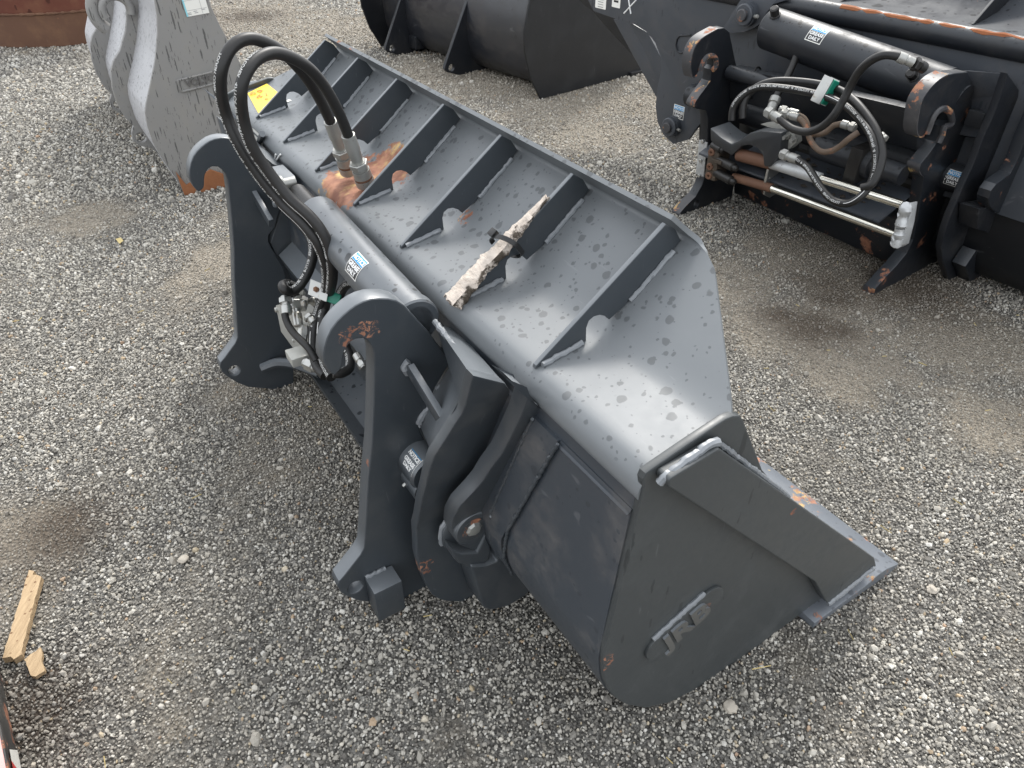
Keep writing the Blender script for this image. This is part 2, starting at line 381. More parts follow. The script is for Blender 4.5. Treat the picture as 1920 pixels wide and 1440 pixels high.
def rect_me(w_, h_, z=0, nx=1, ny=1, r=0):
    pts = fillet([(-w_ / 2, -h_ / 2), (w_ / 2, -h_ / 2), (w_ / 2, h_ / 2), (-w_ / 2, h_ / 2)], r) if r else None
    me = bpy.data.meshes.new('r')
    if pts: me.from_pydata([(x, y, z) for x, y in pts], [], [tuple(range(len(pts)))])
    else:
        v = [(-w_ / 2 + w_ * i / nx, -h_ / 2 + h_ * j / ny, z) for j in range(ny + 1) for i in range(nx + 1)]
        me.from_pydata(v, [], [(j * (nx + 1) + i, j * (nx + 1) + i + 1, (j + 1) * (nx + 1) + i + 1, (j + 1) * (nx + 1) + i) for j in range(ny) for i in range(nx)])
    return me
def grease_sticker(mtx, w_, parent, bend=None):
    """NOTICE / GREASE DAILY decal, w_ wide; bend = cylinder radius (axis along local x)"""
    h_ = w_ * .92
    def fin_bend(me):
        if bend:
            for v in me.vertices:
                a = v.co.y / bend; rr = bend + v.co.z; v.co.y = rr * math.sin(a); v.co.z = rr * math.cos(a) - bend
        return me
    def shift(me, x, y, z): me.transform(Matrix.Translation((x, y, z))); return me
    lab = place('decal', fin_bend(shift(rect_me(w_, h_, 0, 6, 8), 0, 0, .0008)), mtx, M['stwhite'], parent)
    place('decal_panel', fin_bend(shift(rect_me(w_ * .92, h_ * .56, 0, 6, 8), 0, -h_ * .17, .0012)), mtx, M['stblack'], lab)
    place('decal_panel', fin_bend(shift(rect_me(w_ * .92, h_ * .32, 0, 6, 4), 0, h_ * .29, .0012)), mtx, M['stblue'], lab)
    for s_, y in (('NOTICE', .28), ('GREASE', -.04), ('DAILY', -.30)):
        place('lettering', fin_bend(shift(text_me(s_, h_ * .27, .0002, bold=.0006), 0, h_ * y, .0018)), mtx, M['white'], lab)
    return lab
def hose(name, pts, r, parent, mat=None, text=None, side=0.0, start=.1, size=None, line=True):
    """rubber hose along a smooth path, with white print running along it at angle side"""
    P = cat_rom(pts, 10)
    o = tube(name, P, r, mat or M['rubber'], parent, 1, 16)
    if text:
        n = len(P); T = [(P[min(i + 1, n - 1)] - P[max(i - 1, 0)]).normalized() for i in range(n)]
        up = Vector((0, 0, 1)) if abs(T[0].z) < .9 else Vector((1, 0, 0))
        nx = (up - T[0] * up.dot(T[0])).normalized(); A = [0]; NX = []
        for i in range(n):
            nx = (nx - T[i] * nx.dot(T[i])).normalized(); NX.append(nx.copy())
            if i: A.append(A[-1] + (P[i] - P[i - 1]).length)
        if isinstance(side, tuple):
            av = Vector(side).normalized()
            side = max((sum((NX[i] * math.cos(a) + T[i].cross(NX[i]) * math.sin(a)).dot(av) for i in range(n)), a) for a in [k * .26 for k in range(24)])[1]
        def mapv(s_, y, z):
            s_ = max(0, min(A[-1] - 1e-4, s_)); i = int(np.searchsorted(A, s_)) ; i = max(1, i); t = (s_ - A[i - 1]) / max(1e-6, A[i] - A[i - 1])
            c_ = P[i - 1].lerp(P[i], t); nx_ = NX[i - 1].lerp(NX[i], t).normalized(); tt = T[i - 1].lerp(T[i], t).normalized(); ny_ = tt.cross(nx_)
            a = side + y / r
            return c_ + (nx_ * math.cos(a) + ny_ * math.sin(a)) * (r + z)
        sz = size or r * .78
        me = text_me(text, sz, .0001, 'LEFT', .0004)
        wid = max(v.co.x for v in me.vertices)
        bm = bmesh.new(); bm.from_mesh(me)
        reps = []
        s0 = start
        V = []; Fc = []
        while s0 < A[-1] - .06:
            base = len(V)
            for v in me.vertices: V.append(mapv(s0 + v.co.x, v.co.y, .0007))
            Fc += [tuple(base + i for i in p.vertices) for p in me.polygons]
            s0 += wid + .012
            if line:
                for k in range(8):
                    base = len(V); a0, a1 = s0 + k * .012, s0 + (k + 1) * .012
                    V += [mapv(a0, -.0011, .0006), mapv(a1, -.0011, .0006), mapv(a1, .0011, .0006), mapv(a0, .0011, .0006)]; Fc.append((base, base + 1, base + 2, base + 3))
                s0 += .11
        bm.free()
        mobj('hose_print', V, Fc, M['white'], o, fix=False)
    return o
def fitting(p0, p1, r, parent, mat=None, name='hose_fitting', nut=True):
    """crimped ferrule with a hexagon nut at its far end"""
    p0, p1 = Vector(p0), Vector(p1); L = (p1 - p0).length; m_ = mat or M['zinc']
    o = lathe(name, p0, p1, [(0, r * .9), (L * .03, r * 1.05), (L * .45, r * 1.08), (L * .5, r * .85), (L * .56, r * .85), (L * .6, r * .95), (L, r * .95)], m_, parent, 20)
    if nut: lathe('hex_nut', p0.lerp(p1, .62), p1, [(0, r * 1.1), (L * .02, r * 1.3), (L * .28, r * 1.3), (L * .32, r * 1.1)], m_, o, 6)
    return o

# ------------------------------------------------------------------ ground
SAND = [(0.428, 5.995, 0), (-0.139, 6.612, 0), (0.575, 5.23, 0), (1.175, 5.855, -0), (1.359, 2.745, 0), (1.214, 2.658, 0), (1.096, 3.131, 0), (1.334, 2.346, 0), (-1.461, 3.296, 0), (-2.37, 3.801, 0), (-2.059, 8.467, 0), (1.818, 3.24, 0), (1.988, 2.575, 0), (1.479, 3.354, 0), (-0.629, 6.961, 0), (-1.498, 1.511, 0), (1.804, 2.018, 0), (-3.499, 9.003, -0)]
SAND_R = [.75, .7, .45, .45, .28, .3, .3, .22, .20, .25, .9, .35, .25, .35, .7, .10, .2, 1.1]
STAIN = [(1.321, 2.701, 0), (1.217, 2.789, 0), (1.447, 2.658, 0), (1.458, 2.929, 0), (-3.451, 8.864, 0), (-3.039, 9.294, -0), (-1.399, 1.511, 0), (-1.2, 0.941, 0), (1.887, 3.028, 0), (1.53, 3.028, 0)]
STAIN_R = [.16, .10, .09, .08, .20, .35, .16, .16, .3, .2]
def blob(x, y, cs, rs):
    m_ = np.zeros_like(x)
    for (cy, cx, _), r in [((c[1], c[0], 0), r) for c, r in zip(cs, rs)]:
        m_ = np.maximum(m_, np.exp(-((x - cx) ** 2 + (y - cy) ** 2) / (r * r)))
    return m_
class VN:
    """tiny value noise on a lattice"""
    def __init__(s, seed): s.g = np.random.RandomState(seed).rand(256, 256)
    def __call__(s, x, y, sc):
        x = x * sc + 100.3; y = y * sc + 57.7; i = np.floor(x).astype(int); j = np.floor(y).astype(int); fx = x - i; fy = y - j
        fx = fx * fx * (3 - 2 * fx); fy = fy * fy * (3 - 2 * fy); g = s.g; i0, i1, j0, j1 = i % 256, (i + 1) % 256, j % 256, (j + 1) % 256
        return g[i0, j0] * (1 - fx) * (1 - fy) + g[i1, j0] * fx * (1 - fy) + g[i0, j1] * (1 - fx) * fy + g[i1, j1] * fx * fy
vn = VN(3)
def fbm(x, y, sc): return vn(x, y, sc) * .5 + vn(x + 9, y - 4, sc * 2.1) * .27 + vn(x - 3, y + 8, sc * 4.3) * .15 + vn(x + 5, y + 2, sc * 9) * .08
def sandiness(x, y):
    s_ = blob(x, y, SAND, SAND_R) * 1.25 + np.clip((fbm(x, y, 1.5) - .50) * 2.6, 0, .55)
    return np.clip(s_ * (.25 + 1.1 * fbm(x, y, 5)) * (.55 + .9 * vn(x, y, 31)), 0, .85)
def height(x, y): return .010 * (fbm(x, y, 1.2) - .5) + .006 * (fbm(x + 3, y, 9) - .5)
def axis(a, b_, st, far):
    q = list(np.arange(a, b_ + 1e-6, st)); lo = []; g = st
    p = a
    while p > -far: g *= 1.5; p -= g; lo.append(p)
    hi = []; g = st; p = b_
    while p < far: g *= 1.5; p += g; hi.append(p)
    return np.array(lo[::-1] + q + hi)
gx, gy = axis(-5.5, 5.5, .04, 300), axis(.2, 11, .04, 300)
X, Y = np.meshgrid(gx, gy); X = X.ravel(); Y = Y.ravel()
near = np.clip(1 - (np.maximum(np.abs(X) - 6, 0) + np.maximum(Y - 12, 0)) / 6, 0, 1)
Z = height(X, Y) * near - .004
nx_, ny_ = len(gx), len(gy)
me = bpy.data.meshes.new('ground')
I = (np.arange(ny_ - 1)[:, None] * nx_ + np.arange(nx_ - 1)[None]).ravel()
F4 = np.stack([I, I + 1, I + nx_ + 1, I + nx_], 1)
me.from_pydata(np.stack([X, Y, Z], 1).tolist(), [], F4.tolist())
for nm, arr in (('sand', sandiness(X, Y)), ('stain', np.clip(blob(X, Y, STAIN, STAIN_R) * (.35 + 1.2 * fbm(X, Y, 7)), 0, .85))):
    at = me.attributes.new(nm, 'FLOAT', 'POINT'); at.data.foreach_set('value', arr.astype(np.float32))
b = NB('gravel_bed')
sa = b.n('ShaderNodeAttribute', attribute_name='sand').outputs['Fac']; st_ = b.n('ShaderNodeAttribute', attribute_name='stain').outputs['Fac']
n1 = b.noise(90, 6, rough=.8); n2 = b.noise(300, 3); vr = b.vor(95); vc = b.n('ShaderNodeSeparateXYZ'); b.l(vr.outputs['Color'], vc.inputs[0])
c1 = b.mix(vc.outputs[0], (.08, .077, .07), (.42, .405, .37)); c1 = b.mix(b.step(n1, .35, .6), (.07, .065, .058), c1)
c2 = b.mix(n2, (.22, .19, .148), (.47, .415, .335)); c2 = b.mix(b.step(b.noise(120, 6, rough=.85), .47, .62), c2, (.10, .092, .08)); c2 = b.mix(b.step(b.noise(85, 6, rough=.85), .54, .64), c2, (.60, .56, .48))
c = b.mix(b.step(b.mth('ADD', sa, b.mth('MULTIPLY', b.mth('SUBTRACT', n1, .5), .9)), .15, .7), c1, c2)
c = b.mix(b.mth('MULTIPLY', st_, .85), c, (.060, .040, .026))
b.bump(b.mth('ADD', n1, b.mth('MULTIPLY', vr.outputs['Distance'], 1.5)), .9, .012)
me.materials.append(b.end(c, .85, 0, .3)); me.polygons.foreach_set('use_smooth', [True] * len(me.polygons))
ground = bpy.data.objects.new('ground', me); COL.objects.link(ground); ground['kind'] = 'structure'

# loose crushed stone: six pebble shapes scattered over the ground as instances
rng = np.random.RandomState(11)
def stones(count_cell, x0, x1, y0, y1, cell):
    xs = np.arange(x0, x1, cell); ys = np.arange(y0, y1, cell)
    A, B = np.meshgrid(xs, ys); A = A.ravel() + rng.uniform(-.6, .6, A.size) * cell; B = B.ravel() + rng.uniform(-.6, .6, B.size) * cell
    return A, B
def in_view(x, y, m_=.25):
    t = Vector(); z_ = y * .7927 + 1.75 * .6097
    px = x / z_; yy = (1.75 * .7927 - y * .6097) / z_
    return (np.abs(px) < .72 + m_ / z_) & (yy < .56 + m_ / z_) & (yy > -.62) & (z_ > .3)
bands = [(.0081, 0.2, 2.5, .61), (.0102, 2.5, 4.0, .73), (.016, 4.0, 6.5, 1.08), (.026, 6.5, 12.5, 1.65)]
PX = []; PY = []; SC = []
for cell, ya, yb, sc in bands:
    A, B = stones(0, -6.5, 6.5, ya, yb, cell); k = in_view(A, B); A, B = A[k], B[k]
    s_ = sandiness(A, B) * (1 if ya < 4 else .65); k = rng.rand(A.size) > s_ * .48; A, B, s_ = A[k], B[k], s_[k]
    z = sc * np.exp(rng.normal(0, .36, A.size)) * (1 - .45 * s_)
    PX.append(A); PY.append(B); SC.append(z)
PX = np.concatenate(PX); PY = np.concatenate(PY); SC = np.concatenate(SC)
big = rng.rand(PX.size) < .010; SC[big] *= rng.uniform(1.5, 2.3, big.sum())
PZ = height(PX, PY) - .002 + .002 * rng.rand(PX.size)
pm = bpy.data.meshes.new('gravel'); pm.vertices.add(PX.size); pm.vertices.foreach_set('co', np.stack([PX, PY, PZ], 1).astype(np.float32).ravel())
for nm, arr in (('size', SC * .0066), ('sandy', sandiness(PX, PY)), ('stained', np.clip(blob(PX, PY, STAIN, STAIN_R), 0, 1))):
    at = pm.attributes.new(nm, 'FLOAT', 'POINT'); at.data.foreach_set('value', arr.astype(np.float32))
at = pm.attributes.new('pick', 'INT', 'POINT'); at.data.foreach_set('value', rng.randint(0, 6, PX.size).astype(np.int32))
at = pm.attributes.new('turn', 'FLOAT_VECTOR', 'POINT'); at.data.foreach_set('vector', rng.uniform(-3.1, 3.1, (PX.size, 3)).astype(np.float32).ravel())
b = NB('crushed_stone')
rn = b.n('ShaderNodeObjectInfo').outputs['Random']
ramp = b.n('ShaderNodeValToRGB'); cr = ramp.color_ramp; cr.interpolation = 'LINEAR'
for i, (p, col) in enumerate([(0, (.060, .058, .055)), (.15, (.18, .170, .152)), (.36, (.34, .322, .280)), (.60, (.48, .452, .392)), (.82, (.62, .59, .52)), (.95, (.76, .74, .68)), (.98, (.56, .45, .28)), (1, (.42, .27, .17))]):
    e = cr.elements[i] if i < 2 else cr.elements.new(p)
    e.position = p; e.color = col + (1,)
b.l(rn, ramp.inputs[0])
sa = b.n('ShaderNodeAttribute', attribute_name='sandy', attribute_type='INSTANCER').outputs['Fac']
stn = b.n('ShaderNodeAttribute', attribute_name='stained', attribute_type='INSTANCER').outputs['Fac']
c = b.mix(b.mth('MULTIPLY', sa, .55), ramp.outputs[0], (.36, .31, .24)); c = b.mix(b.mth('MULTIPLY', stn, .6), c, (.075, .052, .034))
c = b.mix(b.mth('MULTIPLY', b.noise(2.2, 5, rough=.75), .6), c, (.17, .158, .14))
stone_mat = b.end(c, .72, 0, .35)
sc_col = bpy.data.collections.new('pebble_shapes')
for k in range(6):
    bm = bmesh.new(); bmesh.ops.create_icosphere(bm, subdivisions=1, radius=1)
    rr = random.Random(k)
    for _ in range(5):                                  # broken faces
        n_ = Vector((rr.uniform(-1, 1), rr.uniform(-1, 1), rr.uniform(-1, 1))).normalized(); dd = rr.uniform(.5, .8)
        for v in bm.verts:
            q = v.co.dot(n_) - dd
            if q > 0: v.co -= n_ * q
    for v in bm.verts: v.co.z *= rr.uniform(.6, .8); v.co.x *= rr.uniform(.9, 1.35)
    m2 = bpy.data.meshes.new('pebble'); bm.to_mesh(m2); bm.free(); m2.materials.append(stone_mat)
    sc_col.objects.link(bpy.data.objects.new('pebble', m2))
gravel = bpy.data.objects.new('gravel', pm); COL.objects.link(gravel); gravel['kind'] = 'stuff'
ng = bpy.data.node_groups.new('scatter', 'GeometryNodeTree')
ng.interface.new_socket(name='Geometry', in_out='INPUT', socket_type='NodeSocketGeometry'); ng.interface.new_socket(name='Geometry', in_out='OUTPUT', socket_type='NodeSocketGeometry')
gi = ng.nodes.new('NodeGroupInput'); go = ng.nodes.new('NodeGroupOutput'); m2p = ng.nodes.new('GeometryNodeMeshToPoints'); ip = ng.nodes.new('GeometryNodeInstanceOnPoints')
ci = ng.nodes.new('GeometryNodeCollectionInfo'); ci.inputs['Collection'].default_value = sc_col; ci.inputs['Separate Children'].default_value = True; ci.inputs['Reset Children'].default_value = True
def named(nm, ty):
    x = ng.nodes.new('GeometryNodeInputNamedAttribute'); x.data_type = ty; x.inputs['Name'].default_value = nm; return x.outputs['Attribute']
L = ng.links.new
L(gi.outputs[0], m2p.inputs['Mesh']); L(m2p.outputs[0], ip.inputs['Points']); L(ci.outputs[0], ip.inputs['Instance']); ip.inputs['Pick Instance'].default_value = True
L(named('pick', 'INT'), ip.inputs['Instance Index']); L(named('size', 'FLOAT'), ip.inputs['Scale']); L(named('turn', 'FLOAT_VECTOR'), ip.inputs['Rotation'])
L(ip.outputs[0], go.inputs[0])
md = gravel.modifiers.new('scatter', 'NODES'); md.node_group = ng

# ------------------------------------------------------------------ the grey side-tipping loader bucket
EAR = [(-1, .47), (.42, .47), (.87, .29), (1.3, .12)]
FRW = [(-1, .55), (.38, .55), (.8, .40), (1.3, .22)]
UL = 2.468
mb = thing('loader_bucket', 'dark grey loader bucket with ribbed spill guard and raised JRB badge, largest of all', 'loader bucket', (0.435, 0.974, 0), 0.5668)
back = [(-.266, .872), (-.267, .840), (-.274, .80), (-.299, .478), (-.299, .40), (-.285, .32), (-.255, .245), (-.205, .160), (-.14, .085), (-.055, .024), (.04, .002), (.156, .000), (.28, .003), (.40, .012), (.70, .030)]
sh = [(p.x, p.y) for p in cat_rom([(x, z, 0) for x, z in back], 6)]
sheet('shell', sh[::-1], .014, lambda i: (.012, UL - .012), M['shellp'], mb)
# spill guard: ledge, valley, upright and folded lip in one formed sheet
gp = [(-.262, .862, 0), (-.2675, .868, 0), (-.2685, .880, 0), (-.262, .898, 0), (-.250, .912, 0), (-.234, .920, 0), (-.19, .928, 0), (-.13, .939, 0), (-.095, .947, 0), (-.066, .962, 0), (-.035, .986, 0), (.02, 1.031, 0), (.07, 1.072, 0), (.097, 1.095, 0), (.1035, 1.103, 0), (.102, 1.111, 0), (.085, 1.127, 0), (.052, 1.158, 0)]
gp = cat_rom(gp, 4); gp2 = [(p.x, p.y) for p in gp]
ic = min(range(len(gp2)), key=lambda i: abs(gp2[i][0] + .075) + abs(gp2[i][1] - .957))
ip_ = min(range(len(gp2)), key=lambda i: abs(gp2[i][0] - .1035) + abs(gp2[i][1] - 1.103))
def glim(i):
    if i <= ic: a = .004
    elif i <= ip_:
        t = (gp2[i][1] - gp2[ic][1]) / (gp2[ip_][1] - gp2[ic][1]); a = .004 + .262 * t + (0.02 * max(0, t - .9) * 10 if t > .9 else 0)
    else:
        t = (i - ip_) / (len(gp2) - 1 - ip_); a = .286 + .045 * t ** .8
    return a, UL - a
guard = sheet('spill_guard', gp2, .010, glim, M['top'], mb, 24)
# ribs with a rat hole at the valley
hole_arc = [(-0.124, 0.937), (-0.125, 0.952), (-0.126, 0.971), (-0.121, 0.985), (-0.11, 0.991), (-0.095, 0.99), (-0.08, 0.982), (-0.069, 0.97)]
rib_out = [(-.246, .9185, 0), (-.244, .9255, 0), (.050, 1.146, 0), (.078, 1.128, 0), (.098, 1.099, 0), (.066, 1.070, 0), (-.030, .992, 0)] + [(x, z, 0) for x, z in hole_arc[::-1]] + [(-.150, .9365, 0), (-.20, .927, 0)]
ribs = []
for k in range(7):
    u = .34 + .298 * k
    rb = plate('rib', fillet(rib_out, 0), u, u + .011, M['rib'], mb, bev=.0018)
    ribs.append(rb)
    weld('weld_bead', [(-.232, u - .003, .925), (-.18, u - .003, .9335), (-.136, u - .003, .9425)], .0062, rb)
    weld('weld_bead', [(-.022, u - .003, 1.0005), (.03, u - .003, 1.0425), (.078, u - .003, 1.082)], .0058, rb)
# end plates
side = [(-0.262, 0.898), (-0.266, 0.916), (-0.262, 0.928), (-0.25, 0.932), (-0.175, 0.949), (-0.093, 0.965), (-0.075, 0.964), (-0.055, 0.955), (-0.043, 0.939), (0.056, 0.768)]
side = side + [(.33, .430), (.60, .155), (.735, .05), (.735, .02), (.475, .022), (.40, .010), (.28, -.002), (.156, -.006), (.04, -.004)] + [(-0.051, 0.022), (-0.138, 0.083), (-0.206, 0.164), (-0.245, 0.23), (-0.27, 0.285), (-0.287, 0.34), (-0.296, 0.391), (-0.299, 0.433), (-0.299, 0.478)]
cutter = [(-0.132, 0.941), (-0.143, 0.958), (-0.23, 0.937), (-0.241, 0.928), (-0.237, 0.91), (0.375, 0.234), (0.491, 0.059), (0.699, 0.075), (0.66, 0.137)]
edge_sec = [(.44, -.004), (.44, .020), (.66, .030), (.70, .044), (.745, .044), (.812, .022), (.812, .010), (.77, -.002)]
lip_sec = [(.40, .022), (.40, .047), (.655, .060), (.69, .0455), (.658, .0315)]
for k in (0, 1):
    u0, u1 = (0, .016) if k == 0 else (UL - .016, UL)
    sp = plate('end_plate', side, u0, u1, M['side'], mb, bev=.003)
    c0, c1 = (-.030, -.0005) if k == 0 else (UL + .0005, UL + .03)
    ct = plate('side_cutter', fillet([q for i, q in enumerate(cutter) if i not in (1, 2)], .008), c0, c1, M['side'], mb, bev=.003)
    e = (-.004 if k == 0 else UL + .004)
    sg = -1 if k == 0 else 1
    weld('weld_bead', [(-.243, e + sg * .012, .911), (-.236, e + sg * .013, .921), (-.140, e + sg * .013, .948), (-.124, e + sg * .013, .942)], .0078, ct)
    weld('weld_bead', [(-.122, e + sg * .006, .940), (.036, e + sg * .006, .776), (.16, e + sg * .004, .645)], .0055, ct)
    weld('weld_bead', [(.497, e + sg * .027, .050), (.60, e + sg * .027, .070), (.678, e + sg * .027, .086)], .0075, ct)
plate('base_edge', lip_sec, .018, UL - .018, M['edge'], mb, bev=.003)
plate('cutting_edge', edge_sec, -.042, UL + .042, M['edge'], mb, bev=.003)
# raised name plate on the near end plate
lg = [(-0.139, 0.355), (-0.013, 0.412), (-0.177, 0.457), (-0.067, 0.483)]
c0, c1 = Vector(lg[0]), Vector(lg[1]); dx = (c1 - c0).normalized(); L_ = (c1 - c0).length; hh = .043
def stadium(c0, c1, h, n=10):
    d_ = (c1 - c0).normalized(); p_ = Vector((-d_.y, d_.x)); out = []
    a0 = math.atan2(p_.y, p_.x)
    for k in range(n + 1): a = a0 - math.pi * k / n; out.append(tuple(c1 + Vector((math.cos(a), math.sin(a))) * h))
    for k in range(n + 1): a = a0 - math.pi - math.pi * k / n; out.append(tuple(c0 + Vector((math.cos(a), math.sin(a))) * h))
    return out
pl = plate('name_plate', stadium(c0, c1, hh), -.008, .001, M['side'], mb, bev=.002)
mid = (c0 + c1) / 2; px_ = Vector((dx.x, 0, dx.y)); py_ = Vector((-dx.y, 0, dx.x))
place('lettering', text_me('JRB', .090, .0028, bold=.003), basis((mid.x + dx.y * .006, -.0112, mid.y - dx.x * .006), px_, py_), M['letters'], pl)
wa, wb = c0 + Vector((-dx.y, dx.x)) * (hh + .004) - dx * .01, c1 + Vector((-dx.y, dx.x)) * (hh + .004)
weld('weld_bead', [(wa.x, -.003, wa.y), ((wa.x + wb.x) / 2, -.003, (wa.y + wb.y) / 2), (wb.x, -.003, wb.y)], .0065, pl)
# wear pads and hinge ears on the back of the shell
def shx(z):
    for (x0, z0), (x1, z1) in zip(sh, sh[1:]):
        if z1 <= z <= z0: return x0 + (x1 - x0) * (z - z0) / (z1 - z0 + 1e-9)
    return -.27
def pad(uf, ug, mirror, parent):
    V = []; Fc = []; zs = [.838 - k * .029 for k in range(20)]
    for z in zs:
        x = shx(z); a, b_ = uf(z), ug(z)
        if mirror: a, b_ = UL - a, UL - b_
        V += [(x - .008, a, z), (x - .008, b_, z), (x + .004, b_, z), (x + .004, a, z)]
    for i in range(len(zs) - 1):
        o = 4 * i
        Fc += [(o, o + 1, o + 5, o + 4), (o + 1, o + 2, o + 6, o + 5), (o + 3, o, o + 4, o + 7)]
    Fc.append((0, 1, 2, 3)); Fc.append((4 * len(zs) - 4, 4 * len(zs) - 3, 4 * len(zs) - 2, 4 * len(zs) - 1))
    return mobj('wear_pad', V, Fc, M['shellp'], parent, 40)
def lin(z): return np.interp(z, [.2, .42, .87], [.44, .44, .29])
for mir in (0, 1):
    g_ = (lambda u: UL - u) if mir else (lambda u: u)
    pd = pad(lambda z: lin(z) - .085 * min(1, .55 + z * .5), lambda z: lin(z) + .10, mir, mb)
    for off in (-.088, 0.0):
        weld('weld_bead', [(shx(z) - .008, g_(lin(z) + off * min(1, .55 + z * .5) - .002), z) for z in (.835, .72, .60, .48, .36, .27)], .0040, pd, M['paint'])
    # ear plate with boss and pin
    eo = [(-0.352, 0.986), (-0.326, 0.96), (-0.311, 0.927), (-0.309, 0.856), (-0.312, 0.808), (-0.319, 0.724), (-0.336, 0.671), (-0.344, 0.625), (-0.361, 0.586), (-0.386, 0.54), (-0.394, 0.485), (-0.388, 0.426), (-0.384, 0.386), (-0.368, 0.346), (-0.333, 0.304), (-0.305, 0.292)]
    eo = fillet([(x, z, 0) for x, z in eo] + [(-.275, .40, 0), (-.294, .46, 0), (-.294, .52, 0), (-.27, .80, 0), (-.262, .86, 0)], 0)
    wr = [(a, (UL - x - .045 if mir else x)) for a, x in EAR]
    ear = plate('hinge_ear', eo, 0, .045, M['paint'], mb, bev=.004, warp=wr)
    bc = [(-0.334, 0.398)][0]
    yb = .470; f = g_
    lathe('boss', (bc[0], f(yb - .012), bc[1]), (bc[0], f(yb + .01), bc[1]), [(0, .033), (0, .046), (.004, .050), (.02, .050)], M['paint'], ear, 36)
    lathe('pin_sleeve', (bc[0], f(yb - .0135), bc[1]), (bc[0], f(yb + .01), bc[1]), [(0, .029), (0, .0325), (.02, .0325)], M['dirtyrust'], ear, 32)
    pn = lathe('hinge_pin', (bc[0], f(yb - .020), bc[1]), (bc[0], f(yb + .08), bc[1]), [(0, .012), (.001, .016), (.008, .0235), (.098, .0235)], M['dirtyzinc'], ear, 8)
    # saddle block under the ear
    sb = [(-0.395, 0.357), (-0.368, 0.324), (-0.325, 0.299), (-0.313, 0.32), (-0.299, 0.349), (-0.284, 0.287), (-0.293, 0.245), (-0.311, 0.231), (-0.342, 0.248), (-0.379, 0.292), (-0.392, 0.323)]
    plate('saddle_block', sb, *( (.463, .53) if not mir else (UL - .53, UL - .463) ), M['paint'], mb, bev=.005)
    hk = [(-0.349, 0.27), (-0.304, 0.244), (-0.272, 0.239), (-0.269, 0.262), (-0.226, 0.191), (-0.183, 0.12), (-0.151, 0.046), (-0.182, 0.024), (-0.235, 0.019), (-0.279, 0.035), (-0.299, 0.048), (-0.317, 0.072)]
    plate('stop_shoe', hk, *((.455, .545) if not mir else (UL - .545, UL - .455)), M['paint'], mb, bev=.005, r=.006)
    # frame side plate
    fo = [(-0.381, 0.955), (-0.296, 0.885), (-0.277, 0.85), (-0.266, 0.775), (-0.27, 0.717), (-0.279, 0.659), (-0.296, 0.603), (-0.298, 0.531), (-0.28, 0.41), (-0.281, 0.342)]
    fo = fo + [(-.325, .33), (-.30, .20), (-.24, .08), (-.20, .02)] + [(-0.294, -0.034), (-0.342, 0.005), (-0.378, 0.034), (-0.401, 0.059), (-0.422, 0.095), (-0.434, 0.141), (-0.443, 0.192), (-0.449, 0.245), (-0.452, 0.284), (-0.448, 0.341), (-0.444, 0.425), (-0.444, 0.522), (-0.441, 0.581), (-0.439, 0.649), (-0.432, 0.71), (-0.419, 0.744), (-0.406, 0.78), (-0.397, 0.808), (-0.387, 0.832), (-0.383, 0.859)]
    frp = plate('frame_side_plate', fo, 0, .030, M['paint'], mb, bev=.0035, warp=[(a, (UL - x - .03 if mir else x)) for a, x in FRW])
    rc = [(-0.315, 0.35)][0]
    lathe('bearing_ring', (rc[0], f(.500), rc[1]), (rc[0], f(.56), rc[1]), [(0, .062), (0, .078), (.003, .084), (.02, .084)], M['paint'], frp, 36)
    weld('weld_bead', [(rc[0] + .086 * math.cos(a), f(.512), rc[1] + .086 * math.sin(a)) for a in [rad(q) for q in range(40, 200, 12)]], .006, frp)
# couplers: two hook plates
hook = [(-0.371, 0.943), (-0.388, 0.961), (-0.406, 0.972), (-0.426, 0.979), (-0.443, 0.983), (-0.462, 0.983), (-0.478, 0.98), (-0.493, 0.974), (-0.508, 0.966), (-0.523, 0.956), (-0.538, 0.942), (-0.55, 0.924), (-0.559, 0.904), (-0.564, 0.884), (-0.565, 0.868), (-0.561, 0.85), (-0.555, 0.837), (-0.548, 0.828), (-0.541, 0.832), (-0.534, 0.836), (-0.529, 0.843), (-0.526, 0.852), (-0.523, 0.865), (-0.518, 0.877), (-0.51, 0.888), (-0.5, 0.897), (-0.489, 0.899), (-0.473, 0.895), (-0.464, 0.885), (-0.457, 0.869), (-0.455, 0.85), (-0.459, 0.813), (-0.473, 0.714), (-0.49, 0.609), (-0.515, 0.494), (-0.545, 0.326), (-0.555, 0.275), (-0.568, 0.256), (-0.619, 0.208), (-0.635, 0.195), (-0.641, 0.177), (-0.638, 0.152), (-0.628, 0.129), (-0.599, 0.086), (-0.565, 0.051), (-0.465, -0.004), (-0.397, -0.011), (-0.379, 0.086), (-0.353, 0.292), (-0.337, 0.443), (-0.338, 0.499), (-0.356, 0.551), (-0.364, 0.579), (-0.37, 0.609), (-0.365, 0.631), (-0.348, 0.645), (-0.339, 0.652), (-0.317, 0.698), (-0.272, 0.758), (-0.319, 0.854), (-0.361, 0.925)]
fhole = [(-0.596, 0.142)][0]
HT = .047
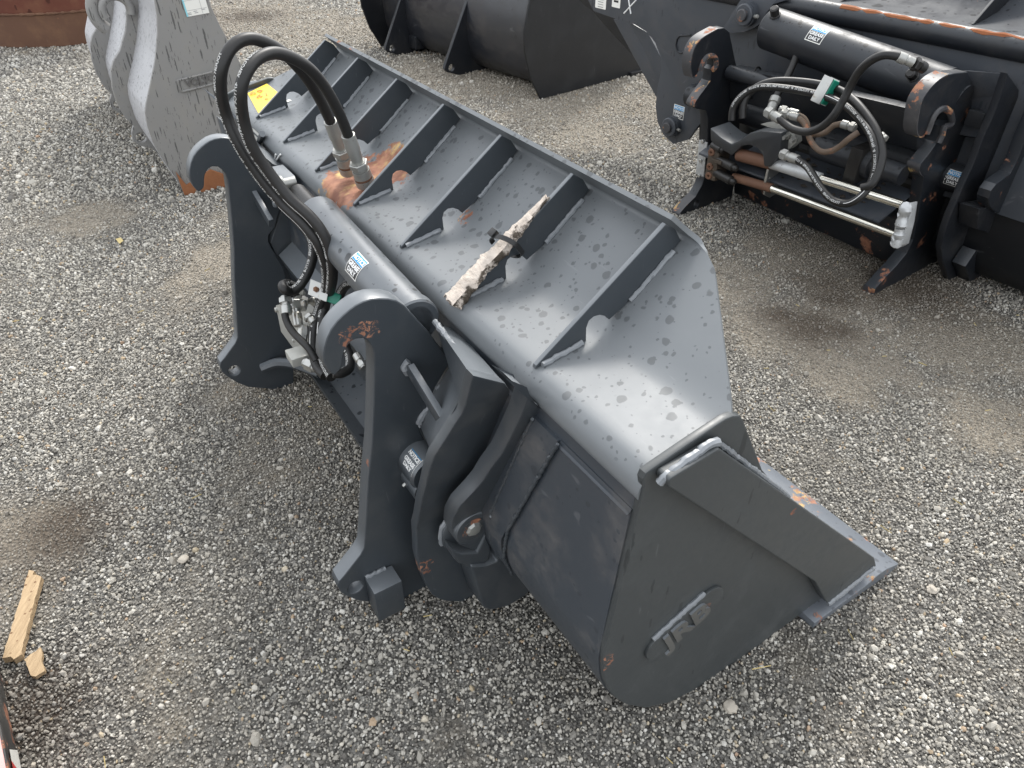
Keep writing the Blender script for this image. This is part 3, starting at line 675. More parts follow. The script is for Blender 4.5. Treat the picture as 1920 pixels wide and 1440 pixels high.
for mir in (0, 1):
    u0 = .65 if not mir else 1.80
    hp = plate('hook_plate', hook, u0, u0 + HT, M['hook'], mb, holes=[circ(fhole[0], fhole[1], .021)], bev=.0035)
    du = u0 - .65
    # brace bar standing off the plate
    br = [(-0.418, 0.6, 0.975)]
    a0 = [(-0.38, 0.638, 0.789), (-0.375, 0.5, 0.73)]
    weld_c = Vector(a0[0]); 
    A_, B_ = Vector(a0[0]), Vector(a0[1])
    if mir: A_ = Vector((A_.x, 1.815, A_.z - .005)); B_ = Vector((B_.x, 1.68, B_.z - .005))
    d_ = (B_ - A_).normalized(); n_ = d_.cross(Vector((0, 0, 1))).normalized()
    obox('brace_bar', (A_ + B_) / 2, (B_ - A_) * .5, n_ * .008, d_.cross(n_) * .016, M['paint'], hp, .002)
    weld('weld_bead', [A_ + Vector((0, .006, .016)), A_ + Vector((-.012, .008, .004)), A_ + Vector((-.006, .008, -.016)), A_ + Vector((.01, .008, -.02))], .0085, hp)
    if not mir:
        sb = box('stop_block', *(lambda p, q: (p[0], q[0]))([(-0.568, 0.181)][0], [(-0.489, 0.124)][0]), .585, .648, .045, .165, M['paint'], hp, .003)
        weld('weld_bead', [(sb.data.vertices[0].co.x + .003, .646, .166), (sb.data.vertices[0].co.x + .06, .646, .167)], .006, hp)
# torsion box between hook plate and frame side plate
tq = [(-0.381, 0.955), (-0.296, 0.885), (-0.277, 0.85), (-0.286, 0.727), (-0.387, 0.791), (-0.395, 0.815), (-0.383, 0.859)]
def tbox(mir):
    P = [(-0.381, 0.955), (-0.296, 0.885), (-0.274, 0.799), (-0.296, 0.603), (-0.432, 0.71), (-0.419, 0.744), (-0.4, 0.799), (-0.383, 0.859)]
    Q = [(-0.3, 0.868), (-0.244, 0.832), (-0.218, 0.712), (-0.273, 0.514), (-0.351, 0.548), (-0.362, 0.596), (-0.316, 0.678), (-0.264, 0.749)]
    V = []
    for (x, z) in P:
        yy = float(np.interp(z, [a for a, _ in FRW], [b_ for _, b_ in FRW])) + .022
        V.append((x, UL - yy if mir else yy, z))
    for (x, z) in Q: V.append((x, UL - .66 if mir else .66, z))
    n = len(P)
    return mobj('torsion_box', V, [tuple(range(n)), tuple(range(n, 2 * n))] + [(i, (i + 1) % n, n + (i + 1) % n, n + i) for i in range(n)], M['paint'], mb, 30, .003)
t1 = tbox(0); t2 = tbox(1)
wl = [(-0.345, 0.41, 0.901), (-0.324, 0.53, 0.889), (-0.309, 0.64, 0.884)]
weld('weld_bead', [(p[0], p[1], p[2] + .002) for p in wl], .007, t1)
wl = [(-0.271, 0.648, 0.78), (-0.256, 0.648, 0.737), (-0.261, 0.648, 0.717), (-0.286, 0.648, 0.705), (-0.316, 0.648, 0.695)]
weld('weld_bead', wl, .006, t1)
wl = [(-0.368, 0.648, 0.61), (-0.357, 0.648, 0.633), (-0.336, 0.648, 0.649)]
weld('weld_bead', wl, .009, t1)
# lower filler plate from the hook down to the frame plate
fl = [(-0.402, 0.795), (-0.431, 0.705), (-0.44, 0.603), (-0.454, 0.715), (-0.48, 0.849), (-0.467, 0.903)]
V = [(x, .645, z) for x, z in fl] + [(x, .585, z) for x, z in fl]
# cross members
box_m = lambda nm, y0, y1, sec, mat: plate(nm, sec, y0, y1, mat, mb, bev=.004)
e1 = [(-0.281, 0.595), (-0.347, 0.551)]
x1, z1 = e1[0]; x2, z2 = e1[1]
bm1 = box_m('upper_cross_beam', .697, 1.80, [(x1, z1), (x2, z2), (x2 + .015, z2 - .05), (x1 + .06, z2 - .07), (x1 + .045, z1 - .02)], M['paint'])
e3 = [(-0.293, 0.066), (-0.345, 0.092)]
x3, z3 = e3[0]; x4, z4 = e3[1]
bm2 = box_m('lower_cross_beam', .697, 1.80, [(x3, z3), (x4, z4), (x4 + .012, z4 - .055), (x3 + .10, z4 - .06), (x3 + .12, z3 + .03), (x3 + .05, z3 + .012)], M['lowbeam'])
ar = [(-0.497, 1.798, 0.117), (-0.444, 1.77, 0.138), (-0.397, 1.72, 0.145), (-0.366, 1.66, 0.15), (-0.336, 1.6, 0.152)]
tube('gusset_arm', ar, .019, M['paint'], mb, 6, 8)
# lower cross tube between the frame plates
rod('cross_tube', (-.385, .575, .46), (-.385, .80, .46), .045, M['paint'], mb, 32)
ct = [(-0.381, 0.6, 0.507)][0]
lt = lathe('cross_tube_collar', (ct[0], .66, ct[2]), (ct[0], .575, ct[2]), [(0, .046), (.012, .052), (.075, .052), (.085, .046)], M['paint'], mb, 32)
grease_sticker(basis((ct[0] - .035, .61, ct[2] + .036), (0, -1, 0), (.7, 0, .7)), .055, lt, .052)
rod('grease_nipple', (ct[0] - .03, .63, ct[2] - .04), (ct[0] - .055, .63, ct[2] - .055), .005, M['zinc'], lt, 10)
# tipping cylinder
ca, cb = [(-0.345, 1.249, 0.911), (-0.345, 0.676, 0.88)]
ca, cb = Vector(ca), Vector(cb); CA = (cb - ca).normalized(); CL = (cb - ca).length; CR = .056
cy = lathe('tipping_cylinder', ca, cb, [(0, .05), (.003, CR), (CL - .0, CR), (CL + .002, .046), (CL + .012, .044)], M['cyl'], mb, 48)
lathe('cylinder_gland', cb - CA * .02, cb + CA * .012, [(0, CR + .001), (.002, CR + .004), (.028, CR + .004), (.032, CR)], M['cyl'], cy, 48)
rod('piston_rod', ca - CA * .16, ca, .026, M['darkpart'], cy, 24)
up_ = Vector((-.55, 0, .84)); up_ = (up_ - CA * up_.dot(CA)).normalized()
sc0 = ca.lerp(cb, .40) + up_ * CR
sc_s = [(-0.385, 0.894, 0.932)][0]
tt = (Vector(sc_s) - ca).dot(CA); q0 = ca + CA * tt; upv = (Vector(sc_s) - q0).normalized()
grease_sticker(basis(q0 + upv * CR, -CA * -1, upv.cross(CA)), .062, cy, CR)
# eye bracket at the far end of the cylinder
bk = box('pivot_bracket', -.335, -.285, 1.62, 1.74, .76, .885, M['paint'], mb, .004)
weld('weld_bead', [(-.335, 1.745, .89), (-.335, 1.745, .82), (-.335, 1.745, .75)], .008, bk)
weld('weld_bead', [(-.335, 1.745, .89), (-.335, 1.68, .892), (-.335, 1.61, .89)], .006, bk)
pe = [(-0.36, 1.431, 0.944), (-0.36, 1.244, 0.98)]
lathe('pivot_pin', (pe[0][0] - .03, pe[0][1], pe[0][2]), (pe[0][0] + .02, pe[0][1], pe[0][2]), [(0, .010), (0, .015), (.006, .015), (.006, .024), (.014, .024), (.014, .015), (.05, .015)], M['dirtyzinc'], bk, 24)
rod('grease_nipple', (pe[1][0], pe[1][1], pe[1][2] - .03), (pe[1][0] - .02, pe[1][1], pe[1][2] - .03), .006, M['zinc'], bk, 10)
# plates and chalk cross on the back of the shell, far left
def back_decal(cx, cy, w_, h_, mat, parent, name='decal', lift=.003):
    q = [(-0, 343.505, -47.78)][0]
    return None
def on_back(y, z): return Vector((shx(z) - .0015, y, z))
def bframe(y, z): return basis(on_back(y, z) - Vector((.0012, 0, 0)), (0, -1, 0), (.02, 0, 1))
d1 = [(-0.285, 2.071, 0.87), (-0.285, 2.002, 0.845), (-0.285, 1.86, 0.881), (-0.285, 1.945, 0.831), (-0.285, 1.936, 0.809)]
dc = place('data_plate', rect_me(.10, .075, .0, 1, 1, .006), bframe(d1[0][1], d1[0][2] - .014), M['stwhite'], mb)
dc2 = place('decal', rect_me(.062, .062, .0, 1, 1, .006), bframe(d1[1][1], d1[1][2] - .014), M['stwhite'], mb)
place('decal_print', rect_me(.032, .012, .001), bframe(d1[1][1], d1[1][2] - .018), M['stblack'], dc2)
place('decal_print', rect_me(.018, .014, .001), bframe(d1[1][1] - .008, d1[1][2] - .018), M['greyprint'], dc2)
for pq in ([(-0.288, 1.86, 0.898), (-0.288, 1.934, 0.81)], [(-0.288, 1.801, 0.916), (-0.288, 1.976, 0.806)]):
    a, b_ = Vector(pq[0]), Vector(pq[1]); 
    tube('chalk_stroke', [(shx(a.z - .02) - .001, a.y, a.z - .02), (shx(b_.z) - .001, b_.y, b_.z - .02)], .0028, M['white'], mb, 1, 6)
fb = [(-0.285, 1.971, 0.915), (-0.285, 2.066, 0.851)]
tube('weld_seam', [(shx(p[2]) - .004, p[1], p[2]) for p in fb], .011, M['paint'], mb, 1, 8)
# yellow lot label and small print strip on the far end of the ledge
def on_ledge(x, y): return Vector((x, y, float(np.interp(x, [p[0] for p in gp2[8:ic + 1]], [p[1] for p in gp2[8:ic + 1]])) + .0022))
yl = [(-0.19, 2.419, 0.94), (-0.102, 2.448, 0.94), (-0.103, 2.313, 0.94), (-0.228, 2.145, 0.94)]
yv = [(p[0], p[1], on_ledge(p[0], p[1]).z) for p in yl]
lab = mobj('lot_label', yv, [(0, 1, 2, 3)], M['yellow'], mb, fix=False)
yc = sum((Vector(v) for v in yv), Vector()) / 4
for s_, oy, sz in (('69', .055, .055), ('61', .0, .055), ('65', -.05, .036)):
    place('handwriting', text_me(s_, sz, .0002), basis(yc + Vector((oy * -.15, oy, .0015)), (.96, -.2, .12), (.2, .96, .0)), M['ink'], lab)
ps = [(0.031, 2.517, 0.955), (0.015, 2.433, 0.955)]
place('print_strip', rect_me(.13, .022), basis(on_ledge(-.13, 2.19) + Vector((0, 0, .0005)), (.98, -.1, .15), (.1, .98, 0)), M['stwhite'], mb)
place('print_strip', rect_me(.022, .0225), basis(on_ledge(-.185, 2.195) + Vector((0, 0, .001)), (.98, -.1, .15), (.1, .98, 0)), M['cyan'], mb)

# hydraulics of the grey bucket
blk_c = [(-0.43, 1.301, 0.599)][0]
mp = [(-0.455, 1.513, 0.526), (-0.455, 1.524, 0.419), (-0.455, 1.364, 0.426), (-0.455, 1.267, 0.474), (-0.455, 1.178, 0.579), (-0.455, 1.251, 0.612), (-0.455, 1.299, 0.651)]
blk = mobj('mounting_bracket', [(x, y, z) for x, y, z in mp] + [(x + .012, y, z) for x, y, z in mp], [tuple(range(7)), tuple(range(7, 14))] + [(i, (i + 1) % 7, 7 + (i + 1) % 7, 7 + i) for i in range(7)], M['block'], mb, 30, .001)
c_ = [(-0.43, 1.278, 0.589)][0]
mani = box('manifold_block', c_[0] - .03, c_[0] + .04, c_[1] - .07, c_[1] + .05, c_[2] - .10, c_[2] + .02, M['block'], mb, .004)
rod('cap_bolt', (mp[0][0] - .008, mp[0][1] - .01, mp[0][2] - .01), (mp[0][0] + .01, mp[0][1] - .01, mp[0][2] - .01), .009, M['zinc'], blk, 12)
rod('cap_bolt', (mp[2][0] - .006, mp[2][1] - .0, mp[2][2] + .05), (mp[2][0] + .01, mp[2][1] - .0, mp[2][2] + .05), .006, M['zinc'], blk, 12)
def F2(a, b_, r, nm='hose_fitting'): return fitting(a, b_, r, mb, M['zinc'], nm)
q = [(-0.496, 1.199, 0.672), (-0.481, 1.236, 0.706), (-0.471, 1.199, 0.624), (-0.453, 1.255, 0.681), (-0.441, 1.192, 0.653), (-0.434, 1.162, 0.642), (-0.443, 1.237, 0.652), (-0.423, 1.267, 0.666), (-0.406, 1.249, 0.658), (-0.385, 1.263, 0.655), (-0.485, 1.153, 0.53), (-0.448, 1.047, 0.539)]
F2(q[0], q[1], .0145); F2(q[2], q[3], .0135); F2(q[5], q[4], .0125); F2(q[6], q[7], .013); F2(q[8], q[9], .013); F2(q[11], q[10], .0145)
q = [(-0.45, 1.26, 0.656), (-0.428, 1.283, 0.68), (-0.445, 1.266, 0.682), (-0.457, 1.193, 0.626), (-0.477, 1.167, 0.584), (-0.494, 1.191, 0.533), (-0.471, 1.163, 0.519)]
lathe('adapter', q[0], q[1], [(0, .016), (.012, .016), (.012, .011), (.03, .011), (.03, .017), (.045, .017)], M['block'], mb, 6)
lathe('adapter', q[3], q[4], [(0, .012), (.015, .016), (.028, .016), (.028, .012), (.045, .012)], M['zinc'], mb, 6)
obox('port_block', q[5], (.025, 0, 0), (0, .03, 0), (0, 0, .014), M['block'], mb, .002)
TXT = 'TOUGH COVER   471TC-8  WP 28.7 MPa (4150 PSI)  -8  12.7/5CI/12.5  4Q16  '
HR = .0142
h1 = [(-0.239, 1.346, 1.119), (-0.269, 1.321, 1.193), (-0.308, 1.29, 1.263), (-0.363, 1.264, 1.328), (-0.425, 1.247, 1.364), (-0.477, 1.229, 1.358), (-0.515, 1.212, 1.32), (-0.527, 1.222, 1.265), (-0.525, 1.23, 1.21), (-0.516, 1.213, 1.149), (-0.491, 1.19, 1.075), (-0.459, 1.155, 1.01), (-0.43, 1.099, 0.968), (-0.41, 1.071, 0.918), (-0.399, 1.075, 0.85), (-0.397, 1.117, 0.766), (-0.406, 1.178, 0.679), (-0.434, 1.168, 0.632), (-0.457, 1.139, 0.584), (-0.47, 1.09, 0.554), (-0.466, 1.038, 0.548)]
h2 = [(-0.221, 1.272, 1.099), (-0.245, 1.256, 1.171), (-0.28, 1.241, 1.246), (-0.327, 1.218, 1.303), (-0.388, 1.199, 1.338), (-0.44, 1.174, 1.339), (-0.48, 1.15, 1.317), (-0.501, 1.144, 1.28), (-0.504, 1.162, 1.216), (-0.498, 1.16, 1.153), (-0.476, 1.152, 1.094), (-0.448, 1.125, 1.034), (-0.415, 1.078, 0.989), (-0.396, 1.052, 0.941), (-0.39, 1.05, 0.877), (-0.39, 1.082, 0.797), (-0.391, 1.166, 0.692), (-0.413, 1.156, 0.649), (-0.436, 1.127, 0.601), (-0.452, 1.074, 0.566), (-0.457, 1.01, 0.557)]
hose('hydraulic_hose', h1, HR * 1.0, mb, text=TXT, side=(-.9, -.35, .15), start=.42)
hose('hydraulic_hose', h2, HR * 1.0, mb, text=TXT, side=(-.9, -.35, .15), start=.36)
h3 = [(-0.387, 1.336, 0.882), (-0.369, 1.314, 0.853), (-0.364, 1.287, 0.827), (-0.373, 1.266, 0.798), (-0.392, 1.251, 0.768), (-0.416, 1.242, 0.742), (-0.439, 1.239, 0.723), (-0.464, 1.236, 0.718), (-0.48, 1.229, 0.732), (-0.478, 1.247, 0.736), (-0.459, 1.268, 0.724), (-0.442, 1.279, 0.699), (-0.435, 1.283, 0.675)]
hose('hydraulic_hose', h3, HR * .98, mb, text=TXT, side=(-.8, -.5, .2), start=.05)
h4 = [(-0.324, 1.052, 0.778), (-0.332, 1.075, 0.781), (-0.344, 1.092, 0.775), (-0.356, 1.109, 0.752), (-0.369, 1.11, 0.728), (-0.383, 1.097, 0.688), (-0.39, 1.08, 0.647), (-0.392, 1.049, 0.612), (-0.394, 1.02, 0.595), (-0.41, 0.989, 0.583), (-0.438, 0.977, 0.584), (-0.458, 0.981, 0.59)]
hose('hydraulic_hose', h4, HR * .92, mb, text=TXT, side=(-.8, -.3, .6), start=.02)
h5 = [(-0.501, 1.199, 0.677), (-0.503, 1.188, 0.662), (-0.503, 1.169, 0.65), (-0.499, 1.142, 0.639), (-0.491, 1.113, 0.63), (-0.483, 1.082, 0.618), (-0.478, 1.057, 0.594)]
hose('hydraulic_hose', h5, HR * .72, mb)
q = [(-0.325, 1.051, 0.776), (-0.296, 1.053, 0.766), (-0.395, 0.958, 0.641), (-0.394, 0.912, 0.625)]
F2(q[0], q[1], .015); F2(q[2], q[3], .011)
# quick couplings lying on the ledge
for pa, pb in ([(-0.238, 1.35, 1.12), (-0.187, 1.4, 0.951)], [(-0.221, 1.276, 1.101), (-0.179, 1.298, 0.944)]):
    pa, pb = Vector(pa), Vector(pb); L_ = (pb - pa).length
    prof = [(0, .014), (.002, .0175), (.30, .0185), (.30, .0165), (.46, .0165), (.46, .0150), (.52, .0150), (.52, .0205), (.66, .0210), (.66, .0185), (.68, .0185), (.68, .0235), (.82, .0240), (.83, .0215), (.86, .0215), (.86, .0255), (.98, .0255), (1.0, .023)]
    cp = lathe('quick_coupling', pa, pb, [((t if t < .01 else t * L_), r * 1.06) for t, r in prof], M['dirtyzinc'], mb, 32)
    lathe('hex_collar', pa.lerp(pb, .53), pa.lerp(pb, .64), [(0, .024), (.002, .027), (L_ * .09, .027), (L_ * .1, .024)], M['dirtyzinc'], cp, 6)
    lathe('rusty_ring', pa.lerp(pb, .825), pa.lerp(pb, .86), [(0, .0262), (L_ * .03, .0262)], M['rustdark'], cp, 24)
# hose clamp
cc = [(-0.388, 1.131, 0.73), (-0.42, 1.129, 0.762)]
c0 = Vector(cc[0]); ax_ = (Vector([(-0.38, 1.137, 0.717)][0]) - Vector([(-0.363, 1.152, 0.745)][0])).normalized()
cr_ = (Vector([(-0.359, 1.123, 0.717)][0]) - Vector([(-0.39, 1.156, 0.731)][0])).normalized()
fr_ = ax_.cross(cr_).normalized()
kl = obox('hose_clamp', c0 + cr_ * .002, cr_ * .036, ax_ * .016, fr_ * .024, M['green'], mb, .005)
pk = obox('clamp_plate', Vector(cc[1]) + cr_ * .006, cr_ * .027, ax_ * .021, fr_ * .002, M['zinc'], kl, .001)
nn = fr_ if (Vector(cc[1]) + fr_).length > 0 else fr_
for sg in (-1, 1): lathe('clamp_bolt', Vector(cc[1]) + fr_ * .002 * sg, Vector(cc[1]) + fr_ * .012 * sg, [(0, .008), (.006, .008), (.007, .005), (.011, .004)], M['rustdark'], kl, 6)
#MORE

# ------------------------------------------------------------------ the worn black bucket on the right
kb = thing('worn_loader_bucket', 'worn black loader bucket with rusty hooks, chrome rods and long cylinder, at the right', 'loader bucket', (0.950, 3.843, 0), 0.6334)
KM = M['black']
# back sheet with its cut-out lower edge
bs = [(1.616, 1.016), (1.402, 0.883), (1.316, 0.806), (1.128, 0.794), (0.936, 0.788), (0.831, 0.764), (0.751, 0.718), (0.696, 0.653), (0.675, 0.582), (0.691, 0.469), (0.686, 0.358), (0.653, 0.268), (0.596, 0.21), (0.503, 0.175), (0.389, 0.233), (0.325, 0.337), (0.192, 0.477)]
V_ = [(.44, u, z) for u, z in bs] + [(.44, -.10, .40), (.44, -2.2, .40), (.44, -2.2, 1.05), (.44, 1.1, 1.07)]
n = len(V_)
mobj('back_plate', V_ + [(x + .022, y, z) for x, y, z in V_], [tuple(range(n)), tuple(range(n, 2 * n))] + [(i, (i + 1) % n, n + (i + 1) % n, n + i) for i in range(n)], M['slate'], kb, 30, .002)
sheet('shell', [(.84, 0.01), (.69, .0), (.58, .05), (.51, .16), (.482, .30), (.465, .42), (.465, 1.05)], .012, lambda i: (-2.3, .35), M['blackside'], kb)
tube('top_roll', [(.44, .75, 1.045), (.44, -.6, 1.045), (.44, -2.3, 1.045)], .048, M['black'], kb, 8, 20)
rl = []
for k in range(60): rl.append((.420 + random.uniform(-.004, .004), -.42 - k * .035, 1.080 + random.uniform(-.003, .002)))
tube('rust_stripe', rl, .012, M['rustsolid'], kb, 1, 8, True, .3)
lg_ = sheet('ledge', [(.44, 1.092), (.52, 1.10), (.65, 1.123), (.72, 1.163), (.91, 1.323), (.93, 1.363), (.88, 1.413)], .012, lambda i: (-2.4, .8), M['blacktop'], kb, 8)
for k in range(4):
    u = -.05 - .62 * k + .02
    plate('rib', [(.46, 1.098), (.52, 1.102), (.65, 1.126), (.72, 1.166), (.89, 1.308), (.87, 1.393)], u - .98 + .62, u - .98 + .632, M['black'], kb, bev=.002)
st = [(1.317, 0.738), (1.178, 0.76), (0.91, 0.54), (0.768, 0.374), (0.805, 0.315), (0.87, 0.357), (1.086, 0.538)]
V_ = [(.62, u, z) for u, z in st]; n = len(V_)
mobj('side_strut', V_ + [(x + .03, y, z) for x, y, z in V_], [tuple(range(n)), tuple(range(n, 2 * n))] + [(i, (i + 1) % n, n + (i + 1) % n, n + i) for i in range(n)], M['slate'], kb, 30, .002)
st = [(1.115, 0.764), (0.932, 0.726), (0.796, 0.602), (0.76, 0.451), (0.789, 0.428), (0.928, 0.608)]
V_ = [(.56, u, z) for u, z in st]; n = len(V_)
mobj('side_strut', V_ + [(x + .02, y, z) for x, y, z in V_], [tuple(range(n)), tuple(range(n, 2 * n))] + [(i, (i + 1) % n, n + (i + 1) % n, n + i) for i in range(n)], M['slate'], kb, 30, .002)
st = [(1.766, 0.852), (1.726, 0.791), (1.668, 0.766), (1.576, 0.739), (1.357, 0.628), (1.136, 0.528), (1.11, 0.689), (1.199, 0.954)]
V_ = [(.67, u, z) for u, z in st]; n = len(V_)
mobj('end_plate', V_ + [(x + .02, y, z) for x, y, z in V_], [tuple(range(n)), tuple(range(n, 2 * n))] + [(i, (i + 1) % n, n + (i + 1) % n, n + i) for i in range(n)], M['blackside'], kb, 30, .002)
for (cx, cy_), r in (([(0.518, 0.283)][0], .062), ([(0.053, 0.987)][0], .058)):
    xx = .44 if r > .06 else .37
    bo = lathe('pin_boss', (xx - .05, cx, cy_), (xx, cx, cy_), [(0, r * .8), (.004, r * .9), (.02, r * .9), (.02, r), (.05, r)], M['slate'], kb, 36)
    lathe('pivot_pin', (xx - .068, cx, cy_), (xx - .045, cx, cy_), [(0, r * .42), (.003, r * .5), (.023, r * .5)], M['rusthook'], bo, 28)
    rod('grease_nipple', (xx - .03, cx - r * 1.0, cy_ + .0), (xx - .04, cx - r * 1.45, cy_ + .005), .009, M['dirtyzinc'], bo, 10)
pt = [(0.22, 0.869), (0.124, 1.041), (0.102, 1.117), (-0.124, 1.122), (-0.152, 1.079), (-0.08, 1.05), (-0.047, 1.004), (-0.037, 0.966), (0.004, 0.93), (0.062, 0.9), (0.167, 0.877)]
V_ = [(.37, u, z) for u, z in pt]; n = len(V_)
mobj('pivot_plate', V_ + [(x + .03, y, z) for x, y, z in V_], [tuple(range(n)), tuple(range(n, 2 * n))] + [(i, (i + 1) % n, n + (i + 1) % n, n + i) for i in range(n)], M['slate'], kb, 30, .002)
an = [(0.478, 0.806), (0.561, 0.789), (0.578, 0.769), (0.581, 0.736), (0.566, 0.704), (0.54, 0.7), (0.485, 0.719)]
tube('handle_slot_rim', [(.438, u, z) for u, z in an], .0055, M['black'], kb, 1, 8)
def kback(px, mat, name='decal', w_=.06, h_=.07, parent=None, dz=0):
    u, z = px; return place(name, rect_me(w_, h_, 0, 1, 1, .005), basis((.4385 - dz, u, z), (0, -1, 0), (0, 0, 1)), mat, parent or kb)
q = [(1.253, 0.885), (1.113, 0.901), (0.491, 0.374), (0.995, 0.874)]
dp = kback(q[0], M['stwhite'], 'data_plate', .10, .11)
for k in range(6): place('decal_print', rect_me(.05, .004, .0012), basis((.4385, q[0][0] - .0, q[0][1] - .045 + k * .014), (0, -1, 0), (0, 0, 1)), M['greyprint'], dp)
dq = kback(q[1], M['stwhite'], 'decal', .075, .09)
place('decal_print', rect_me(.04, .012, .0012), basis((.4385, q[1][0], q[1][1] - .01), (0, -1, 0), (0, 0, 1)), M['stblack'], dq)
for pq in ([(1.012, 0.929), (0.976, 0.841)], [(0.942, 0.922), (1.037, 0.835)]):
    tube('chalk_stroke', [(.439, u, z) for u, z in pq], .0045, M['white'], kb, 1, 6)
grease_sticker(basis((.4385, q[2][0], q[2][1]), (0, -1, 0), (0, 0, 1)), .085, kb)
# hooks
khl = [(0.124, 0.96), (0.077, 0.961), (0.036, 0.951), (-0.018, 0.936), (-0.058, 0.915), (-0.081, 0.882), (-0.087, 0.841), (-0.082, 0.801), (-0.057, 0.757), (-0.031, 0.761), (-0.016, 0.781), (-0.014, 0.806), (0, 0.829), (0.024, 0.843), (0.056, 0.841), (0.083, 0.827), (0.095, 0.81), (0.098, 0.785), (0.077, 0.77), (0.081, 0.741), (0.079, 0.715), (0.05, 0.686), (-0.009, 0.63), (-0.012, 0.606), (0.004, 0.59), (0.043, 0.578), (0.087, 0.564), (0.108, 0.527), (0.136, 0.414), (0.153, 0.287), (0.167, 0.192), (0.153, 0.139), (0.113, 0.086), (0.058, 0.055), (0.001, 0.016), (0.001, -0.007), (0.04, -0.024), (0.101, -0.021), (0.25, -0.001), (0.45, -0.012), (0.445, 0.223), (0.367, 0.536), (0.265, 0.771), (0.17, 0.935)]
khr = [(0.237, 0.972), (0.125, 0.984), (0.077, 0.986), (0.013, 0.976), (-0.038, 0.949), (-0.066, 0.91), (-0.056, 0.858), (-0.033, 0.802), (0.002, 0.765), (0.037, 0.754), (0.055, 0.763), (0.057, 0.784), (0.058, 0.814), (0.066, 0.838), (0.09, 0.85), (0.131, 0.849), (0.182, 0.829), (0.218, 0.801), (0.243, 0.773), (0.224, 0.763), (0.19, 0.763), (0.195, 0.731), (0.188, 0.699), (0.151, 0.66), (0.108, 0.623), (0.11, 0.6), (0.147, 0.568), (0.184, 0.55), (0.202, 0.502), (0.255, 0.364), (0.3, 0.219), (0.284, 0.154), (0.225, 0.108), (0.154, 0.07), (0.089, 0.026), (0.104, -0.035), (0.152, -0.076), (0.264, -0.113), (0.445, -0.112), (0.735, -0.107), (0.914, -0.117), (0.783, 0.222), (0.576, 0.539), (0.389, 0.81), (0.302, 0.931)]
kh2 = [(0.214, -0.023)][0]
kh1 = [(0.133, 0.036)][0]
hooks = []
for out, u0, hl in ((khl, 0, kh1), (khr, -1.15, kh2)):
    hp = plate('hook_plate', out, u0, u0 + .055, M['blackrust'] if u0 else M['black'], kb, holes=[circ(hl[0], hl[1], .022)], bev=.004)
    nr = 14
    rm = out[1:10]
    # worn bare rim around the outside of the hook and its seat
    def strip(pts, nm, mat, off=.0022):
        P = [(x, z) for x, z in cat_rom([(a, c, 0) for a, c in pts], 4) for x, z in [(0, 0)]] if 0 else [(p.x, p.y) for p in cat_rom([(a, c, 0) for a, c in pts], 4)]
        V = []; Fc = []; m = len(P)
        for i, (x, z) in enumerate(P):
            t = Vector((P[min(i + 1, m - 1)][0] - P[max(i - 1, 0)][0], P[min(i + 1, m - 1)][1] - P[max(i - 1, 0)][1])).normalized()
            nx_, nz_ = -t.y * -1, t.x * -1
            o_ = .0016
            nn_ = Vector((t.y, -t.x))
            V += [(x - nn_.x * -o_, u0 - .0012, z - nn_.y * -o_), (x - nn_.x * -o_, u0 + .0562, z - nn_.y * -o_)]
        for i in range(m - 1): Fc.append((2 * i, 2 * i + 1, 2 * i + 3, 2 * i + 2))
        return mobj(nm, V, Fc, mat, hp, 40)
    seat = (out[12], out[18]) 
    c_ = Vector(out[14] if u0 == 0 else out[14]); 
    sc_ = (Vector(out[11]) + Vector(out[18 if u0 == 0 else 22])) / 2
    ring = []
    arc = [out[i] for i in (range(10, 19) if u0 == 0 else range(10, 23))]
    tube('bushing_segment', [(x, u0 - .006, z) for x, z in arc], .013, M['rusthook'], hp, 3, 8)
    hooks.append(hp)
# worn rims as solid straps over the hook noses
def rimstrap(pts, u0, hp, w_=.056, t_=.004):
    P = [Vector((p.x, 0, p.y)) for p in cat_rom([(a, c, 0) for a, c in pts], 4)]; V = []; Fc = []; m = len(P)
    cen = sum(P, Vector()) / m
    for i, p in enumerate(P):
        o_ = (p - cen).normalized() * t_
        V += [(p.x + o_.x, u0 - .002, p.z + o_.z), (p.x + o_.x, u0 + w_, p.z + o_.z), (p.x - o_.x, u0 + w_, p.z - o_.z), (p.x - o_.x * .6, u0 - .002, p.z - o_.z * .6)]
    for i in range(m - 1):
        for k in range(4): Fc.append((4 * i + k, 4 * i + (k + 1) % 4, 4 * i + 4 + (k + 1) % 4, 4 * i + 4 + k))
    Fc += [(0, 1, 2, 3), (4 * m - 4, 4 * m - 3, 4 * m - 2, 4 * m - 1)]
    return mobj('worn_rim', V, Fc, M['rusthook'], hp, 40)
rimstrap(khl[1:10], 0, hooks[0]); rimstrap(khr[2:11], -1.15, hooks[1])
rimstrap(khl[20:24], 0, hooks[0], t_=.003); rimstrap(khr[24:28], -1.15, hooks[1], t_=.003)
rimstrap(khr[34:38], -1.15, hooks[1], t_=.003); rimstrap(khl[32:36], 0, hooks[0], t_=.003)
